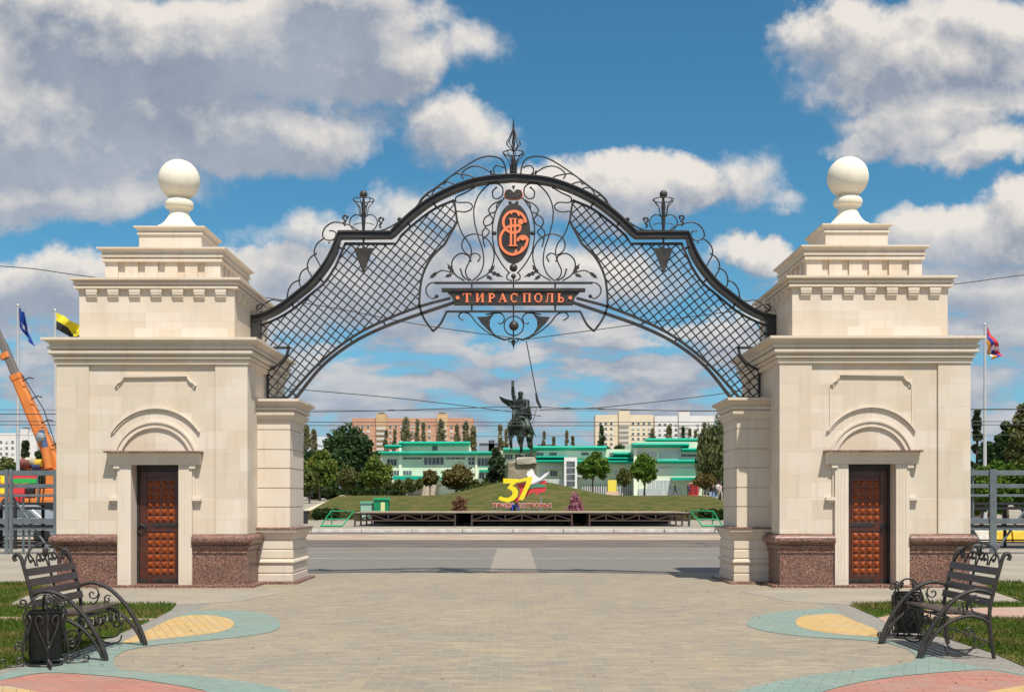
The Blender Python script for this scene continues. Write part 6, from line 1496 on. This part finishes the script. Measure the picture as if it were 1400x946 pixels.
flagpole(75.5, 426, 70, 'flagpole beside the left tower, carrying the yellow and black flag', [(77, 427), (114, 445), (114, 468), (77, 450)], f2, [FY, FK], 'yellow over black flag with a gold emblem beside the left tower')
def f3(u, v):
    st_ = u > .42 and (int((u-.42)*14) == int(abs(v-.5)*8) or int((u-.42)*14) == int(abs(v-.5)*8)+1) 
    return 3 if st_ else (0 if v < .34 else (1 if v < .67 else 2))
flagpole(1346.5, 445, 74, 'flagpole right of the right tower, carrying the tricolour flag', [(1350, 446), (1373, 487), (1356, 494), (1349, 470)], f3, [FR, FDB, FO, FWH], 'red, blue and orange flag with a stepped white line, hanging at the right')
# overhead wires
WIRE = mat('wire', (.03, .03, .035), .6)
wn = 0
def wire(pts, Y, label, r=.017, sp=()):
    q = catmull([W(a, b, Y) for a, b in pts], 10); c0 = q[len(q)//2]
    o = thing('overhead_wire', c0, label, 'wire', 'overhead wires'); mb = MB(); mb.tube(q, r, 5); mb.build('cable', WIRE, o)
    for (a, b) in sp: mb = MB(); P_ = W(a, b, Y); mb.tube([P_-Vector((.13, 0, 0)), P_+Vector((.13, 0, 0))], .035, 6); mb.build('spacer', WIRE, o)
wire([(-300, 352), (0, 364), (120, 378), (400, 412), (575, 444), (702, 462), (719, 464)], 44, 'wire passing behind the left tower top and down to the arch centre')
wire([(719, 464), (800, 453), (866, 444), (1000, 426), (1310, 388), (1400, 376), (1700, 340)], 44, 'wire rising from the arch centre to the top right', sp=())
wire([(300, 525), (415, 533), (560, 546), (700, 563), (740, 569)], 46, 'wire sloping down from the left pier towards the rider')
wire([(738, 560), (820, 557), (950, 543), (1040, 531), (1200, 515)], 46, 'wire rising from the rider towards the right pier')
wire([(-300, 566), (80, 566), (415, 563), (535, 561), (700, 556), (775, 558), (822, 559), (1000, 562), (1400, 559), (1700, 560)], 48, 'main contact wire with small spacers across the arch opening', .018, ((535, 560.7), (729, 556.5), (775, 557.8), (822, 558.8)))
for i, (y, Y, lb) in enumerate(((577, 52, 'upper of two level wires before the apartment blocks'), (581.5, 52.5, 'lower of two level wires before the apartment blocks'), (561, 60, 'thin level wire just above the main contact wire'), (596, 70, 'faint level wire over the roofs of the apartment blocks'))):
    wire([(-300, y-2), (400, y), (1000, y), (1700, y-2)], Y, lb, .017 if i < 2 else .012)
sp_ = thing('hanging_pulley', W(720, 466, 45.5), 'cable pulley hanging at a slant beside the rider', 'pulley')
mb = MB(); mb.tube([W(719.5, 466, 45.5), W(726, 500, 45.5), W(733, 537, 45.5)], .02, 6); mb.build('rope', WIRE, sp_); mb = MB(); mb.tube([W(733, 537, 45.5), W(734.5, 547, 45.5), W(738.5, 556, 45.5)], [.035, .06, .05], 8); mb.ball(W(738.5, 556, 45.5), .07, 8); mb.build('weight', WIRE, sp_)
mb = MB(); mb.tube(catmull([W(734, 556, 45.5), W(731.5, 566, 45.5), W(728, 579, 45.5)], 5), .012, 5); mb.build('tail_rope', WIRE, sp_)

# ================================================================== BENCHES AND LITTER BINS
SLATM = mat('dark_brown_slat', (.030, .017, .013), .5, col2=(.055, .032, .024), vscale=12, bump=.001, coat=.15)
FIT = mat('dark_bronze_iron', (.022, .020, .019), .5, col2=(.04, .034, .03), vscale=10)
def spiral(c, r0, r1, a0, turns, n=16):
    return [(c[0]+(r0+(r1-r0)*i/n)*math.cos(a0+turns*2*math.pi*i/n), c[1]+(r0+(r1-r0)*i/n)*math.sin(a0+turns*2*math.pi*i/n)) for i in range(n+1)]
def bench(s, ox, oy, label):
    """s=1 faces +x; rear foot at ox, near end at oy"""
    Lb = 1.2; b = thing('park_bench', (ox, oy, 0), label, 'bench', 'wrought iron benches')
    def put(mb, nm, m_, par=b, **kw): mb.v = [(ox+s*x, oy+y, z) for x, y, z in mb.v]; return mb.build(nm, m_, par, **kw)
    back = [(.0, 0), (.03, .2), (.045, .42), (.02, .60), (-.06, .90), (-.09, 1.0), (-.13, 1.03), (-.155, 1.0), (-.14, .965)]
    arc1 = [(.0, .62), (.08, .66), (.2, .67), (.36, .60), (.52, .44), (.64, .25), (.715, .08), (.73, 0)]
    arc2 = [(.04, .34), (.12, .40), (.26, .42), (.42, .37), (.56, .26), (.655, .13), (.70, .03)]
    for y in (0, Lb):
        for nm, c_, r in (('rear_leg', back, .020), ('armrest', arc1, .022), ('front_leg', arc2, .019)):
            mb = MB(); q = catmull([(x, y, z) for x, z in c_], 6); rr = [r]*len(q)
            if nm == 'armrest': rr = [r*(.75+.5*i/len(q)) for i in range(len(q))]
            mb.tube(q, rr, 8); put(mb, nm, FIT, smooth='auto')
        mb = MB(); sc = [spiral((.17, .555), .005, .075, 0, 1.25), [(.245, .555), (.20, .46), (.10, .42), (.05, .40)], spiral((.33, .50), .005, .045, 2.0, -1.2), [(.30, .49), (.28, .44), (.20, .40)],
                     spiral((.42, .24), .005, .07, 1.0, 1.3), [(.50, .28), (.44, .12), (.30, .09), (.16, .12), (.05, .20)], spiral((.24, .27), .005, .055, .3, -1.3), [(.19, .26), (.2, .12), (.33, .03), (.45, .05), (.48, .12)], [(.02, .16), (.14, .2), (.30, .26), (.38, .30)]]
        for c_ in sc: mb.tube(catmull([(x, y, z) for x, z in c_], 4), .0085, 6)
        put(mb, 'side_scroll', FIT, smooth='auto')
    for i, zc in enumerate((.855, .755, .655, .555)):
        xc = .02-(zc-.60)*.265+.022; mb = MB(); mb.box(-.009, .009, .0-.01, Lb+.01, -.037, .037)
        ca, sa = math.cos(-.26), math.sin(-.26); mb.v = [(xc+x*ca+z*sa, y, zc-x*sa+z*ca) for x, y, z in mb.v]; put(mb, 'back_slat', SLATM, bevel=.003)
    for i in range(5):
        xc = .09+i*.083; zc = .425-.012*math.cos(i*.8); mb = MB(); mb.box(xc-.037, xc+.037, -.005, Lb+.005, zc, zc+.022); put(mb, 'seat_slat', SLATM, bevel=.003)
    mb = MB(); mb.tube([(.035, Lb/2, .40), (.02, Lb/2, .60), (-.06, Lb/2, .90)], .014, 6); mb.tube([(.035, Lb/2, .405), (.46, Lb/2, .405)], .013, 6)
    for x in (.06, .44): mb.tube([(x, 0, .405), (x, Lb, .405)], .013, 6)
    put(mb, 'seat_frame', FIT)
    mb = MB()   # scroll band under the seat front
    for i in range(6):
        yc = .1+i*.2; c_ = spiral((yc, .34), .004, .045, .5, 1.2)+[(yc+.06, .30), (yc+.1, .36)]; mb.tube(catmull([(.47, a, z) for a, z in c_], 3), .007, 5); mb.tube(catmull([(.47, yc-.08, .40), (.47, yc-.03, .30), (.47, yc+.06, .26), (.47, yc+.09, .22)], 4), .007, 5)
    put(mb, 'apron_scroll', FIT, smooth='auto')
    mb = MB(); X_ = lambda z: .02-(z-.60)*.265
    mb.tube(catmull([(X_(z), y, z) for y, z in ((.02, .92), (.12, 1.0), (.3, 1.08), (.6, 1.115), (.9, 1.08), (1.08, 1.0), (1.18, .92))], 6), .012, 6)
    for y0 in (.30, .60, .90):
        for q in (-1, 1):
            mb.tube(catmull([(X_(z), y0+q*a, z) for a, z in ((.02, .90), (.04, .97), (.11, 1.02), (.14, .98), (.12, .94), (.09, .955))], 5), .009, 6); mb.ball((X_(.955), y0+q*.09, .955), .016, 6)
    mb.lathe([(.0, -.07), (.03, -.03), (.03, .03), (.0, .07)], (X_(1.03), .6, 1.03), 8)
    put(mb, 'crest_rail', FIT, smooth='auto')
    return b
bench(1, -4.65, 11.26, 'left wrought iron bench with dark brown slats beside the grass')
bench(-1, 4.69, 11.42, 'right wrought iron bench with dark brown slats, litter bin behind it')
BINM = mat('black_bin_sheet', (.014, .013, .013), .5, col2=(.024, .021, .02), vscale=6, metal=.4)
def litter(ox, oy, label, rz):
    o = thing('litter_bin', (ox, oy, 0), label, 'litter bin', 'litter bins beside the benches', rz)
    mb = MB(); mb.lathe([(.135, .07), (.145, .09), (.152, .50), (.158, .505), (.158, .52), (.146, .52), (.138, .12), (.0, .1)], (0, 0, 0), 28, caps=False); mb.build('bucket', BINM, o, smooth='auto', local=True)
    for k_ in range(4):
        a = k_*math.pi/2; ca, sa = math.cos(a), math.sin(a); mb = MB()
        cs = [[(.17, .03), (.20, .10), (.19, .22), (.165, .36), (.19, .46), (.175, .52), (.13, .60), (.06, .66), (0, .67)], spiral((.225, .055), .006, .05, 2.6, 1.4), spiral((.24, .20), .005, .045, 3.4, -1.3), [(.195, .20), (.18, .30), (.175, .35)], spiral((.20, .60), .005, .045, 3.9, 1.3), [(.165, .57), (.12, .56), (.08, .62)], [(.17, .03), (.28, .012), (.36, .03)], spiral((.36, .06), .005, .04, -1.6, -1.1)]
        for c_ in cs: mb.tube(catmull([(r*ca, r*sa, z) for r, z in c_], 4), .0095, 6)
        for q in (-1, 1):  # hearts laid on the bucket
            pts = [(0, .14), (.22, .25), (.50, .36), (.62, .44), (.45, .485), (.25, .45), (.30, .40)]
            mb.tube(catmull([(.168*math.cos(a+q*t), .168*math.sin(a+q*t), z) for t, z in pts], 5), .008, 6)
        mb.build('scroll_frame', FIT, o, smooth='auto', local=True)
    mb = MB(); mb.tube([(.15*math.cos(i*.3927), .15*math.sin(i*.3927), .02) for i in range(16)], .01, 6, closed=True); mb.build('foot_ring', FIT, o, local=True)
litter(-4.38, 10.95, 'black litter bin in a scrolled iron frame in front of the left bench', .5)
litter(4.43, 13.15, 'black litter bin in a scrolled iron frame behind the right bench', .3)
